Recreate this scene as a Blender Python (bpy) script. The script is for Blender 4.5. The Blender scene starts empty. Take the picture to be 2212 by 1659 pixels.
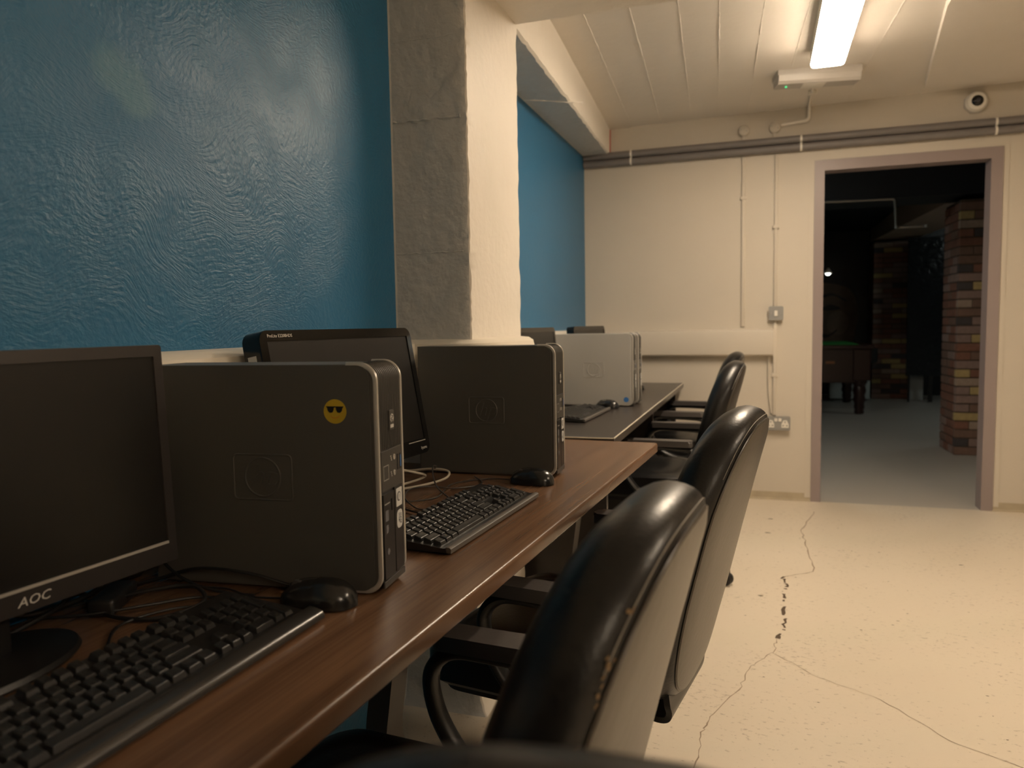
import bpy, bmesh, math, random
from mathutils import Vector, Matrix, noise
R = math.radians
PI = math.pi
SC = bpy.context.scene
COL = SC.collection
random.seed(7)

# ------------------------------------------------------------------ camera, world, exposure
cam_d = bpy.data.cameras.new('camera')
cam_d.sensor_width = 36.0
cam_d.lens = 36.0 * 1633.0 / 2212.0
cam_d.clip_start = 0.02
cam_d.dof.use_dof = True
cam_d.dof.focus_distance = 1.5
cam_d.dof.aperture_fstop = 4.6
cam = bpy.data.objects.new('camera', cam_d)
COL.objects.link(cam)
_yaw, _pit, _rol = R(18.24), R(-4.42), R(-0.99)
_f = Vector((-math.sin(_yaw) * math.cos(_pit), math.cos(_yaw) * math.cos(_pit), math.sin(_pit)))
_r = Vector((math.cos(_yaw), math.sin(_yaw), 0))
_u = _r.cross(_f)
_r2 = _r * math.cos(_rol) + _u * math.sin(_rol)
_u2 = _r2.cross(_f)
_m = Matrix((_r2, _u2, -_f)).transposed().to_4x4()
_m.translation = Vector((0, 0, 1.12))
cam.matrix_world = _m
SC.camera = cam

w = bpy.data.worlds.new('world')
SC.world = w
w.use_nodes = True
w.node_tree.nodes['Background'].inputs[0].default_value = (0.05, 0.045, 0.04, 1)
w.node_tree.nodes['Background'].inputs[1].default_value = 0.15

SC.view_settings.view_transform = 'Standard'
SC.view_settings.look = 'None'
SC.view_settings.gamma = 1.0
SC.view_settings.use_curve_mapping = False
SC.view_settings.exposure = 0.0

LAMP_WARM = (1.0, 0.81, 0.60)
LAMP_STRENGTH = 76.0

# ------------------------------------------------------------------ materials
MATS = {}
def mat(name, col, rough=0.5, metal=0.0, spec=0.5, noise_amt=0.0, noise_scale=20.0, bump=0.0, bump_scale=80.0,
        coat=0.0, emit=None, emit_s=0.0, stretch=None, col2=None):
    if name in MATS: return MATS[name]
    m = bpy.data.materials.new(name); m.use_nodes = True
    nt = m.node_tree; b = nt.nodes['Principled BSDF']
    b.inputs['Base Color'].default_value = (*col, 1)
    b.inputs['Roughness'].default_value = rough
    b.inputs['Metallic'].default_value = metal
    b.inputs['Specular IOR Level'].default_value = spec
    b.inputs['Coat Weight'].default_value = coat
    if emit:
        b.inputs['Emission Color'].default_value = (*emit, 1)
        b.inputs['Emission Strength'].default_value = emit_s
    tc = nt.nodes.new('ShaderNodeTexCoord'); src = tc.outputs['Object']
    if stretch:
        mp = nt.nodes.new('ShaderNodeMapping'); mp.inputs['Scale'].default_value = stretch
        nt.links.new(src, mp.inputs['Vector']); src = mp.outputs['Vector']
    n = nt.nodes.new('ShaderNodeTexNoise'); n.inputs['Scale'].default_value = noise_scale; n.inputs['Detail'].default_value = 5
    nt.links.new(src, n.inputs['Vector'])
    c2 = col2 or tuple(c * (1 - max(noise_amt, 0.04)) for c in col)
    mx = nt.nodes.new('ShaderNodeMix'); mx.data_type = 'RGBA'
    mx.inputs[6].default_value = (*col, 1); mx.inputs[7].default_value = (*c2, 1)
    nt.links.new(n.outputs['Fac'], mx.inputs[0]); nt.links.new(mx.outputs[2], b.inputs['Base Color'])
    if bump > 0:
        n2 = nt.nodes.new('ShaderNodeTexNoise'); n2.inputs['Scale'].default_value = bump_scale; n2.inputs['Detail'].default_value = 4
        nt.links.new(src, n2.inputs['Vector'])
        bp = nt.nodes.new('ShaderNodeBump'); bp.inputs['Strength'].default_value = bump; bp.inputs['Distance'].default_value = 0.01
        nt.links.new(n2.outputs['Fac'], bp.inputs['Height']); nt.links.new(bp.outputs[0], b.inputs['Normal'])
    MATS[name] = m
    return m

def blue_wall_mat():
    m = bpy.data.materials.new('blue_plaster'); m.use_nodes = True; nt = m.node_tree; L = nt.links
    b = nt.nodes['Principled BSDF']; b.inputs['Roughness'].default_value = 0.42; b.inputs['Specular IOR Level'].default_value = 0.5
    tc = nt.nodes.new('ShaderNodeTexCoord')
    # brush-stroked plaster: warped, diagonal noise
    warp = nt.nodes.new('ShaderNodeTexNoise'); warp.inputs['Scale'].default_value = 3.0
    L.new(tc.outputs['Object'], warp.inputs['Vector'])
    mx = nt.nodes.new('ShaderNodeMix'); mx.data_type = 'RGBA'; mx.blend_type = 'LINEAR_LIGHT'; mx.inputs[0].default_value = 0.22
    L.new(tc.outputs['Object'], mx.inputs[6]); L.new(warp.outputs['Color'], mx.inputs[7])
    mp = nt.nodes.new('ShaderNodeMapping'); mp.inputs['Rotation'].default_value = (R(40), 0, 0); mp.inputs['Scale'].default_value = (30, 55, 200)
    L.new(mx.outputs[2], mp.inputs['Vector'])
    n1 = nt.nodes.new('ShaderNodeTexNoise'); n1.inputs['Scale'].default_value = 1.0; n1.inputs['Detail'].default_value = 4
    L.new(mp.outputs[0], n1.inputs['Vector'])
    n2 = nt.nodes.new('ShaderNodeTexNoise'); n2.inputs['Scale'].default_value = 90; n2.inputs['Detail'].default_value = 5
    L.new(tc.outputs['Object'], n2.inputs['Vector'])
    ad = nt.nodes.new('ShaderNodeMath'); ad.operation = 'ADD'
    L.new(n1.outputs['Fac'], ad.inputs[0]); L.new(n2.outputs['Fac'], ad.inputs[1])
    bp = nt.nodes.new('ShaderNodeBump'); bp.inputs['Strength'].default_value = 0.42; bp.inputs['Distance'].default_value = 0.0035
    L.new(ad.outputs[0], bp.inputs['Height']); L.new(bp.outputs[0], b.inputs['Normal'])
    # worn lighter patch (a repaired spot at about y=1.0, z=1.54)
    sep = nt.nodes.new('ShaderNodeMapping'); sep.inputs['Location'].default_value = (0, -1.01 / 0.06, -1.545 / 0.10)
    sep.inputs['Scale'].default_value = (0.0, 1 / 0.06, 1 / 0.10)
    L.new(mx.outputs[2], sep.inputs['Vector'])
    ln = nt.nodes.new('ShaderNodeVectorMath'); ln.operation = 'LENGTH'; 
    n3 = nt.nodes.new('ShaderNodeTexNoise'); n3.inputs['Scale'].default_value = 12
    L.new(tc.outputs['Object'], n3.inputs['Vector'])
    L.new(sep.outputs[0], ln.inputs[0])
    a2 = nt.nodes.new('ShaderNodeMath'); a2.operation = 'ADD'; L.new(ln.outputs['Value'], a2.inputs[0]); L.new(n3.outputs['Fac'], a2.inputs[1])
    rp = nt.nodes.new('ShaderNodeMapRange'); rp.inputs['From Min'].default_value = 1.15; rp.inputs['From Max'].default_value = 1.6
    rp.inputs['To Min'].default_value = 0.5; rp.inputs['To Max'].default_value = 0.0
    L.new(a2.outputs[0], rp.inputs['Value'])
    cm = nt.nodes.new('ShaderNodeMix'); cm.data_type = 'RGBA'
    cm.inputs[6].default_value = (0.018, 0.140, 0.290, 1); cm.inputs[7].default_value = (0.10, 0.25, 0.34, 1)
    L.new(rp.outputs[0], cm.inputs[0]); L.new(cm.outputs[2], b.inputs['Base Color'])
    return m

def floor_mat(name, base, dark, sp=0.62, bumps=0.12):
    m = bpy.data.materials.new(name); m.use_nodes = True; nt = m.node_tree; L = nt.links
    b = nt.nodes['Principled BSDF']; b.inputs['Roughness'].default_value = 0.38
    tc = nt.nodes.new('ShaderNodeTexCoord')
    n1 = nt.nodes.new('ShaderNodeTexNoise'); n1.inputs['Scale'].default_value = 42; n1.inputs['Detail'].default_value = 6; n1.inputs['Roughness'].default_value = 0.7
    n2 = nt.nodes.new('ShaderNodeTexNoise'); n2.inputs['Scale'].default_value = 3.0; n2.inputs['Detail'].default_value = 3
    n3 = nt.nodes.new('ShaderNodeTexNoise'); n3.inputs['Scale'].default_value = 1.1
    mp = nt.nodes.new('ShaderNodeMapping'); mp.inputs['Rotation'].default_value = (0, 0, R(30)); mp.inputs['Scale'].default_value = (1.0, 1.8, 1)
    L.new(tc.outputs['Object'], mp.inputs[0]); L.new(mp.outputs[0], n1.inputs['Vector'])
    L.new(tc.outputs['Object'], n2.inputs['Vector']); L.new(tc.outputs['Object'], n3.inputs['Vector'])
    ad = nt.nodes.new('ShaderNodeMath'); ad.operation = 'MULTIPLY_ADD'; ad.inputs[1].default_value = 0.22
    L.new(n2.outputs['Fac'], ad.inputs[0]); L.new(n1.outputs['Fac'], ad.inputs[2])
    rp = nt.nodes.new('ShaderNodeMapRange'); rp.inputs['From Min'].default_value = sp + 0.175; rp.inputs['From Max'].default_value = sp + 0.235
    rp.inputs['To Max'].default_value = 0.5
    L.new(ad.outputs[0], rp.inputs['Value'])
    c0 = nt.nodes.new('ShaderNodeMix'); c0.data_type = 'RGBA'; c0.inputs[6].default_value = (*base, 1)
    c0.inputs[7].default_value = (base[0] * .9, base[1] * .88, base[2] * .84, 1); L.new(n3.outputs['Fac'], c0.inputs[0])
    c1 = nt.nodes.new('ShaderNodeMix'); c1.data_type = 'RGBA'; c1.inputs[7].default_value = (*dark, 1)
    L.new(c0.outputs[2], c1.inputs[6]); L.new(rp.outputs[0], c1.inputs[0]); L.new(c1.outputs[2], b.inputs['Base Color'])
    bp = nt.nodes.new('ShaderNodeBump'); bp.inputs['Strength'].default_value = bumps; bp.inputs['Distance'].default_value = 0.01
    L.new(n1.outputs['Fac'], bp.inputs['Height']); L.new(bp.outputs[0], b.inputs['Normal'])
    return m

def wood_mat(name, c1, c2):
    m = bpy.data.materials.new(name); m.use_nodes = True; nt = m.node_tree; L = nt.links
    b = nt.nodes['Principled BSDF']; b.inputs['Roughness'].default_value = 0.27; b.inputs['Specular IOR Level'].default_value = 0.5
    tc = nt.nodes.new('ShaderNodeTexCoord')
    mp = nt.nodes.new('ShaderNodeMapping'); mp.inputs['Scale'].default_value = (30, .9, 3)
    L.new(tc.outputs['Object'], mp.inputs[0])
    n1 = nt.nodes.new('ShaderNodeTexNoise'); n1.inputs['Scale'].default_value = 1.0; n1.inputs['Detail'].default_value = 5; n1.inputs['Distortion'].default_value = 0.12
    L.new(mp.outputs[0], n1.inputs['Vector'])
    mp2 = nt.nodes.new('ShaderNodeMapping'); mp2.inputs['Scale'].default_value = (240, 5, 3)
    L.new(tc.outputs['Object'], mp2.inputs[0])
    n2 = nt.nodes.new('ShaderNodeTexNoise'); n2.inputs['Scale'].default_value = 1.0; n2.inputs['Detail'].default_value = 3
    L.new(mp2.outputs[0], n2.inputs['Vector'])
    ad = nt.nodes.new('ShaderNodeMath'); ad.operation = 'MULTIPLY_ADD'; ad.inputs[1].default_value = 0.45
    L.new(n2.outputs['Fac'], ad.inputs[0]); L.new(n1.outputs['Fac'], ad.inputs[2])
    rp = nt.nodes.new('ShaderNodeMapRange'); rp.inputs['From Min'].default_value = 0.5; rp.inputs['From Max'].default_value = 0.95
    L.new(ad.outputs[0], rp.inputs['Value'])
    cm = nt.nodes.new('ShaderNodeMix'); cm.data_type = 'RGBA'; cm.inputs[6].default_value = (*c1, 1); cm.inputs[7].default_value = (*c2, 1)
    L.new(rp.outputs[0], cm.inputs[0]); L.new(cm.outputs[2], b.inputs['Base Color'])
    return m

M_blue = blue_wall_mat()
M_cream = mat('cream_painted_plaster', (0.62, 0.565, 0.48), 0.55, noise_amt=0.07, noise_scale=3, bump=0.12, bump_scale=22)
M_ceil = mat('cream_painted_ceiling', (0.80, 0.75, 0.68), 0.55, noise_amt=0.06, noise_scale=4, bump=0.18, bump_scale=14)
M_rough_cream = mat('cream_rough_paint', (0.82, 0.77, 0.69), 0.5, noise_amt=0.05, noise_scale=6, bump=0.25, bump_scale=35)
M_grey = mat('grey_rough_paint', (0.56, 0.555, 0.53), 0.45, noise_amt=0.12, noise_scale=6, bump=0.75, bump_scale=24)
M_floor = floor_mat('cream_floor_paint', (0.72, 0.645, 0.535), (0.16, 0.11, 0.07), .53)
M_floor2 = floor_mat('grey_floor_paint', (0.50, 0.465, 0.42), (0.2, 0.2, 0.19), 0.7, 0.05)
M_dirty = mat('dirty_cream_fillet', (0.52, 0.44, 0.31), 0.7, noise_amt=.35, noise_scale=14)
M_crack = mat('crack_dirt', (0.42, 0.32, 0.23), 0.9, noise_amt=0.5, noise_scale=30)
M_crackd = mat('crack_dirt_dark', (0.13, 0.09, 0.06), 0.9, noise_amt=0.5, noise_scale=60)
M_trunk = mat('ivory_trunking_plastic', (0.80, 0.74, 0.63), 0.42)
M_pipe = mat('grey_painted_pipe', (0.20, 0.185, 0.18), 0.45, noise_amt=0.1)
M_frame = mat('mauve_grey_door_paint', (0.30, 0.245, 0.24), 0.4, noise_amt=0.06, noise_scale=5)
M_white = mat('white_plastic', (0.80, 0.77, 0.70), 0.4)
M_fitting = mat('grey_white_fitting', (0.55, 0.52, 0.48), 0.35)
M_steel = mat('brushed_steel_plate', (0.34, 0.34, 0.33), 0.45, metal=0.5)
M_red = mat('red_paint', (0.5, 0.05, 0.03), 0.5)
M_wood = wood_mat('walnut_laminate', (0.100, 0.053, 0.030), (0.195, 0.108, 0.060))
M_blackdesk = mat('black_brown_laminate', (0.040, 0.033, 0.029), 0.28, noise_amt=0.3, noise_scale=3, stretch=(20, 1, 20))
M_edgestrip = mat('pale_edge_strip', (0.70, 0.66, 0.55), 0.4)
M_leather = mat('black_leather', (0.008, 0.008, 0.0085), 0.33, spec=0.42, noise_amt=0.2, noise_scale=12, bump=0.06, bump_scale=160)
M_leatherback = mat('black_leather_floor_sheen', (0.046, 0.037, 0.027), 0.34, spec=0.7, noise_amt=0.15, noise_scale=8, bump=0.05, bump_scale=60)  # tan lift in the base stands for floor light reflected on black leather
M_thread = mat('pale_seam_thread', (0.30, 0.28, 0.25), 0.6)
M_peel = mat('peeled_leather_backing', (0.30, 0.20, 0.11), 0.9, noise_amt=0.5, noise_scale=90)
M_armpad = mat('dark_grey_arm_plastic', (0.075, 0.068, 0.066), 0.38, bump=0.05)
M_blackpl = mat('black_plastic', (0.012, 0.012, 0.012), 0.38, bump=0.03, bump_scale=300)
M_chrome = mat('chrome', (0.6, 0.6, 0.6), 0.15, metal=1.0)
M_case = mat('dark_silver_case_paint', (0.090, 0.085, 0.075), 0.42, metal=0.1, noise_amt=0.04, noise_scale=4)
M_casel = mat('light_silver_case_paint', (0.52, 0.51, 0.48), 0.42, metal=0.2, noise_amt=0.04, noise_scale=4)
M_trim = mat('silver_trim_plastic', (0.55, 0.53, 0.49), 0.30, metal=0.4)
M_bezel = mat('black_bezel_plastic', (0.008, 0.0075, 0.007), 0.32)
M_bezgrey = mat('charcoal_port_panel', (0.05, 0.047, 0.042), 0.4)
M_gloss = mat('glossy_black_plastic', (0.006, 0.006, 0.006), 0.12, spec=0.5)
M_screen = mat('matte_lcd_screen', (0.006, 0.0055, 0.005), 0.33, spec=0.5)
M_monframe = mat('brushed_black_bezel', (0.030, 0.026, 0.025), 0.35)
M_key = mat('black_keycap_plastic', (0.016, 0.016, 0.016), 0.33, bump=0.03, bump_scale=500)
M_kb = mat('black_keyboard_body', (0.014, 0.014, 0.014), 0.30)
M_cable = mat('black_cable', (0.010, 0.010, 0.010), 0.45)
M_gcable = mat('grey_cable', (0.06, 0.055, 0.05), 0.4)
M_wcable = mat('ivory_cable', (0.62, 0.56, 0.46), 0.45)
M_logo = mat('pale_print', (0.62, 0.60, 0.56), 0.4)
M_logodim = mat('dim_silver_print', (0.32, 0.31, 0.28), 0.4)
M_yellow = mat('yellow_sticker', (0.50, 0.35, 0.02), 0.5)
M_black = mat('black_print', (0.005, 0.005, 0.005), 0.5)
M_orange = mat('orange_print', (0.6, 0.25, 0.02), 0.5)
M_stick = mat('white_sticker', (0.62, 0.62, 0.60), 0.4)
M_bluest = mat('blue_sticker', (0.05, 0.20, 0.55), 0.4)
M_greyst = mat('grey_print', (0.14, 0.14, 0.15), 0.5)
M_deskleg = mat('dark_bronze_steel', (0.055, 0.047, 0.04), 0.38, metal=0.3)
M_led = mat('green_led', (0.1, 0.6, 0.3), 0.4, emit=(0.1, 1.0, 0.35), emit_s=0.6)
M_lamp = mat('lamp_diffuser', (0.9, 0.88, 0.8), 0.4, emit=LAMP_WARM, emit_s=LAMP_STRENGTH)
M_darkwall = mat('black_wall_paint', (0.012, 0.013, 0.015), 0.3, noise_amt=0.5, noise_scale=3, bump=0.4, bump_scale=30)
M_darkceil = mat('black_ceiling_paint', (0.010, 0.013, 0.018), 0.6)
M_duct = mat('brown_boxed_duct_paint', (0.42, 0.31, 0.24), 0.6)
M_galv = mat('galvanised_pipe', (0.25, 0.24, 0.22), 0.4, metal=0.5)
M_mortar = mat('brick_mortar', (0.10, 0.07, 0.05), 0.9)
BRICKS = [mat('brick_red', (0.30, 0.14, 0.095), 0.8, noise_amt=0.4, noise_scale=30),
          mat('brick_mauve', (0.36, 0.245, 0.21), 0.8, noise_amt=0.4, noise_scale=30),
          mat('brick_brown', (0.26, 0.155, 0.115), 0.8, noise_amt=0.4, noise_scale=30),
          mat('brick_dark', (0.095, 0.08, 0.08), 0.8, noise_amt=0.4, noise_scale=30),
          mat('brick_yellow', (0.60, 0.45, 0.20), 0.8, noise_amt=0.4, noise_scale=30),
          mat('brick_pale', (0.48, 0.36, 0.28), 0.8, noise_amt=0.4, noise_scale=30)]
M_mahog = mat('dark_mahogany', (0.030, 0.010, 0.007), 0.3)
M_baize = mat('green_baize', (0.04, 0.35, 0.06), 0.9)
M_brass = mat('brass_label', (0.28, 0.10, 0.03), 0.4)

# ------------------------------------------------------------------ helpers
def tag(o, label=None, cat=None, group=None, kind=None):
    if label: o['label'] = label
    if cat: o['category'] = cat
    if group: o['group'] = group
    if kind: o['kind'] = kind
    return o

def empty(name, loc=(0, 0, 0), rz=0.0, label=None, cat=None, group=None):
    o = bpy.data.objects.new(name, None); COL.objects.link(o)
    o.location = loc; o.rotation_euler = (0, 0, rz); o.empty_display_size = 0.05
    return tag(o, label, cat, group)

def build(name, bm, mats, parent=None, smooth=None, loc=None, rot=None):
    me = bpy.data.meshes.new(name)
    bmesh.ops.recalc_face_normals(bm, faces=bm.faces) if smooth != 'keep' else None
    bm.to_mesh(me); bm.free()
    if not isinstance(mats, (list, tuple)): mats = [mats]
    for m in mats: me.materials.append(m)
    o = bpy.data.objects.new(name, me); COL.objects.link(o)
    if parent: o.parent = parent
    if loc: o.location = loc
    if rot: o.rotation_euler = rot
    if smooth:
        for p in me.polygons: p.use_smooth = True
        me.set_sharp_from_angle(angle=R(38))
    return o

def box(bm, x0, x1, y0, y1, z0, z1, bevel=0.0, seg=2, mi=0, mtx=None):
    t = bmesh.new(); bmesh.ops.create_cube(t, size=1.0)
    for v in t.verts:
        v.co = Vector(((x0 + x1) / 2 + v.co.x * (x1 - x0), (y0 + y1) / 2 + v.co.y * (y1 - y0), (z0 + z1) / 2 + v.co.z * (z1 - z0)))
    if bevel > 0: bmesh.ops.bevel(t, geom=t.edges[:], offset=bevel, segments=seg, affect='EDGES', profile=0.5)
    merge(bm, t, mi, mtx)
    return bm

def merge(bm, t, mi=0, mtx=None):
    mp = {}
    for v in t.verts: mp[v] = bm.verts.new(mtx @ v.co if mtx else v.co)
    for f in t.faces:
        try:
            nf = bm.faces.new([mp[v] for v in f.verts]); nf.material_index = mi if mi is not None else f.material_index
        except ValueError: pass
    t.free()

def tube(bm, pts, r, n=8, closed=False, mi=0, ry=None, up=None):
    """round (or oval, ry) tube along pts"""
    pts = [Vector(p) for p in pts]; N = len(pts); rings = []
    prev = None
    for i, p in enumerate(pts):
        if closed: t = (pts[(i + 1) % N] - pts[i - 1])
        else: t = pts[min(i + 1, N - 1)] - pts[max(i - 1, 0)]
        t.normalize()
        if up is not None: a = t.cross(Vector(up))
        elif prev is None:
            a = t.cross(Vector((0, 0, 1)))
            if a.length < 0.1: a = t.cross(Vector((1, 0, 0)))
        else: a = prev - t * prev.dot(t)
        a.normalize(); prev = a; b = a.cross(t)
        rr = r[i] if isinstance(r, (list, tuple)) else r
        r2 = ry if ry else rr
        rings.append([bm.verts.new(p + a * math.cos(2 * PI * k / n) * rr + b * math.sin(2 * PI * k / n) * r2) for k in range(n)])
    M = N if closed else N - 1
    for i in range(M):
        A, B = rings[i], rings[(i + 1) % N]
        for k in range(n):
            f = bm.faces.new((A[k], A[(k + 1) % n], B[(k + 1) % n], B[k])); f.material_index = mi
    if not closed:
        for rg in (rings[0], rings[-1]):
            f = bm.faces.new(rg); f.material_index = mi
    return bm

def smoothpts(P, k=8, closed=False):
    P = [Vector(p) for p in P]; n = len(P); out = []
    rng = range(n if closed else n - 1)
    for i in rng:
        p0 = P[(i - 1) % n] if closed or i > 0 else P[0]; p1 = P[i]; p2 = P[(i + 1) % n]
        p3 = P[(i + 2) % n] if closed or i + 2 < n else P[-1]
        for j in range(k):
            t = j / k
            out.append(0.5 * ((2 * p1) + (p2 - p0) * t + (2 * p0 - 5 * p1 + 4 * p2 - p3) * t * t + (3 * p1 - p0 - 3 * p2 + p3) * t ** 3))
    if not closed: out.append(P[-1])
    return out

def lathe(bm, prof, n=24, mi=0, mtx=None):
    t = bmesh.new(); rings = []
    for r, z in prof:
        rings.append([t.verts.new((max(r, 1e-5) * math.cos(2 * PI * k / n), max(r, 1e-5) * math.sin(2 * PI * k / n), z)) for k in range(n)])
    for A, B in zip(rings, rings[1:]):
        for k in range(n): t.faces.new((A[k], A[(k + 1) % n], B[(k + 1) % n], B[k]))
    t.faces.new(rings[0]); t.faces.new(rings[-1])
    merge(bm, t, mi, mtx); return bm

def prism(bm, poly, d0, d1, axis='y', mi=0, mtx=None):
    """poly 2D points; axis y -> poly is (x,z); axis x -> (y,z); axis z -> (x,y)"""
    def P(p, d):
        return {'y': (p[0], d, p[1]), 'x': (d, p[0], p[1]), 'z': (p[0], p[1], d)}[axis]
    t = bmesh.new()
    a = [t.verts.new(P(p, d0)) for p in poly]; b = [t.verts.new(P(p, d1)) for p in poly]
    t.faces.new(a); t.faces.new(b)
    n = len(poly)
    for i in range(n): t.faces.new((a[i], a[(i + 1) % n], b[(i + 1) % n], b[i]))
    merge(bm, t, mi, mtx); return bm

def rrect(x0, x1, y0, y1, r, seg=6, corners=(1, 1, 1, 1)):
    """rounded rectangle outline ccw; corners order: (x0y0, x1y0, x1y1, x0y1)"""
    out = []
    for (cx, cy, a0, on) in ((x0, y0, 180, corners[0]), (x1, y0, 270, corners[1]), (x1, y1, 0, corners[2]), (x0, y1, 90, corners[3])):
        if not on: out.append((cx, cy)); continue
        ox = cx + (r if cx == x0 else -r); oy = cy + (r if cy == y0 else -r)
        for k in range(seg + 1):
            a = R(a0 + 90 * k / seg); out.append((ox + r * math.cos(a), oy + r * math.sin(a)))
    return out

def text_mesh(body, size, ext=0.0004, shear=0.0, sx=1.0, align='CENTER'):
    cu = bpy.data.curves.new('t', 'FONT'); cu.body = body; cu.size = size; cu.extrude = ext; cu.shear = shear
    cu.align_x = align; cu.align_y = 'CENTER'; cu.resolution_u = 2
    o = bpy.data.objects.new('t', cu); COL.objects.link(o)
    dg = bpy.context.evaluated_depsgraph_get(); me = bpy.data.meshes.new_from_object(o.evaluated_get(dg))
    bm = bmesh.new(); bm.from_mesh(me); bpy.data.meshes.remove(me); bpy.data.objects.remove(o)
    for v in bm.verts: v.co.x *= sx
    return bm

def frame_mtx(origin, right, up):
    r = Vector(right).normalized(); u = Vector(up).normalized(); n = r.cross(u)
    m = Matrix((r, u, n)).transposed().to_4x4(); m.translation = Vector(origin); return m

def put(bm, t, mtx, mi=0):
    merge(bm, t, mi, mtx)

def kids(o): return [c for c in bpy.data.objects if c.parent == o]
def copy_tree(o, parent=None):
    ch = kids(o)
    c = o.copy(); COL.objects.link(c); c.parent = parent
    for k in ch: copy_tree(k, c)
    return c

def struct(name, bm, mats, label=None, smooth=None):
    o = build(name, bm, mats, smooth=smooth); tag(o, label, None, None, 'structure'); return o

# ================================================================== THE ROOM
def wx(y): return -1.003 - 0.0358 * (y - 1.9)       # left wall plane
CZT = lambda x, y: 2.394 + 0.0183 * (x - 0.08)       # ceiling height

YF = 4.97
# floor with its cracks
bm = bmesh.new()
box(bm, -1.4, 4.4, -3.1, YF, -0.1, 0.0)
def ribbon(bm, pts, w0, mi, seed, z=0.0008, jit=0.006, sub=7, brk=0.0):
    rnd = random.Random(seed); P = []
    for (a, b) in zip(pts, pts[1:]):
        for k in range(sub):
            t = k / sub; P.append((a[0] + (b[0] - a[0]) * t + rnd.uniform(-jit, jit), a[1] + (b[1] - a[1]) * t + rnd.uniform(-jit, jit)))
    P.append(pts[-1])
    prev = None
    for i, p in enumerate(P):
        q = P[min(i + 1, len(P) - 1)]; o = P[max(i - 1, 0)]
        d = Vector((q[0] - o[0], q[1] - o[1])).normalized(); w = w0 * rnd.uniform(0.35, 1.2)
        a = bm.verts.new((p[0] - d.y * w, p[1] + d.x * w, z)); b = bm.verts.new((p[0] + d.y * w, p[1] - d.x * w, z))
        if prev and rnd.random() >= brk:
            f = bm.faces.new((prev[0], prev[1], b, a)); f.material_index = mi
        prev = (a, b)
C1 = [(.31, 4.70), (.213, 4.26), (.228, 3.916), (.234, 3.554), (.098, 3.44)]
C2 = [(.098, 3.44), (.113, 3.304), (.09, 3.131), (.093, 2.911), (.065, 2.752)]
C3 = [(.065, 2.752), (.048, 2.636), (-.025, 2.499), (-.056, 2.327), (-.133, 2.134), (-.145, 2.029), (-.15, 1.872), (-.20, 1.6), (-.24, 1.2), (-.2, 0.7)]
C4 = [(.048, 2.629), (.183, 2.475), (.342, 2.383), (.484, 2.19), (.631, 2.104), (.9, 1.9), (1.3, 1.75)]
ribbon(bm, C1, 0.0028, 1, 1); ribbon(bm, C2, 0.0075, 2, 2, sub=10, jit=0.009, brk=0.12); ribbon(bm, C3, 0.0018, 1, 3); ribbon(bm, C4, 0.0012, 1, 4, jit=0.004)
rnd = random.Random(5)
spots = [(.493, 3.038, .005), (.169, 2.31, .0035), (.008, 3.179, .011), (.057, 4.461, .013), (.042, 4.16, .014), (.87, 3.821, .010)]
for _ in range(120):
    spots.append((rnd.uniform(-.1, 1.7), rnd.uniform(1.5, 4.6), rnd.uniform(.0012, .005)))
for x, y, r in spots:
    n = 7; vs = [bm.verts.new((x + math.cos(2 * PI * k / n) * r * rnd.uniform(.6, 1.6), y + math.sin(2 * PI * k / n) * r * rnd.uniform(.3, .8), .0009)) for k in range(n)]
    f = bm.faces.new(vs); f.material_index = 2
struct('floor', bm, [M_floor, M_crack, M_crackd], 'cream painted concrete floor with cracks')

# left wall
bm = bmesh.new()
a, b = -3.1, YF
prism(bm, [(wx(a), a), (wx(b), b), (wx(b) - .12, b), (wx(a) - .12, a)], 0, 2.6, 'z')
struct('wall_left', bm, M_blue, 'blue brushed plaster wall behind the desks')

# far wall with doorway
bm = bmesh.new()
DX0, DX1, DZT = .352, 1.228, 2.015
box(bm, -1.3, DX0, YF, YF + .1, 0, 2.6); box(bm, DX1, 4.4, YF, YF + .1, 0, 2.6); box(bm, DX0, DX1, YF, YF + .1, DZT, 2.6)
struct('wall_far', bm, M_cream, 'cream painted far wall with doorway')
bm = bmesh.new()
for (p0, p1) in (((-1.1, -0.0), (.30, 0)), ((1.28, 0), (4.3, 0))):   # soft fillet where wall meets floor
    prism(bm, [(YF + .01, 0), (YF - .018, 0), (YF - .007, .012), (YF - .001, .05), (YF + .01, .05)], p0[0], p1[0], 'x')
struct('baseboard_far', bm, M_dirty, 'rough cream mortar fillet along the far wall')

# right and back walls (outside the frame)
bm = bmesh.new(); box(bm, 4.3, 4.4, -3.1, YF, 0, 2.6); struct('wall_right', bm, M_cream)
bm = bmesh.new(); box(bm, -1.4, 4.4, -3.2, -3.1, 0, 2.6); struct('wall_back', bm, M_cream)

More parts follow.
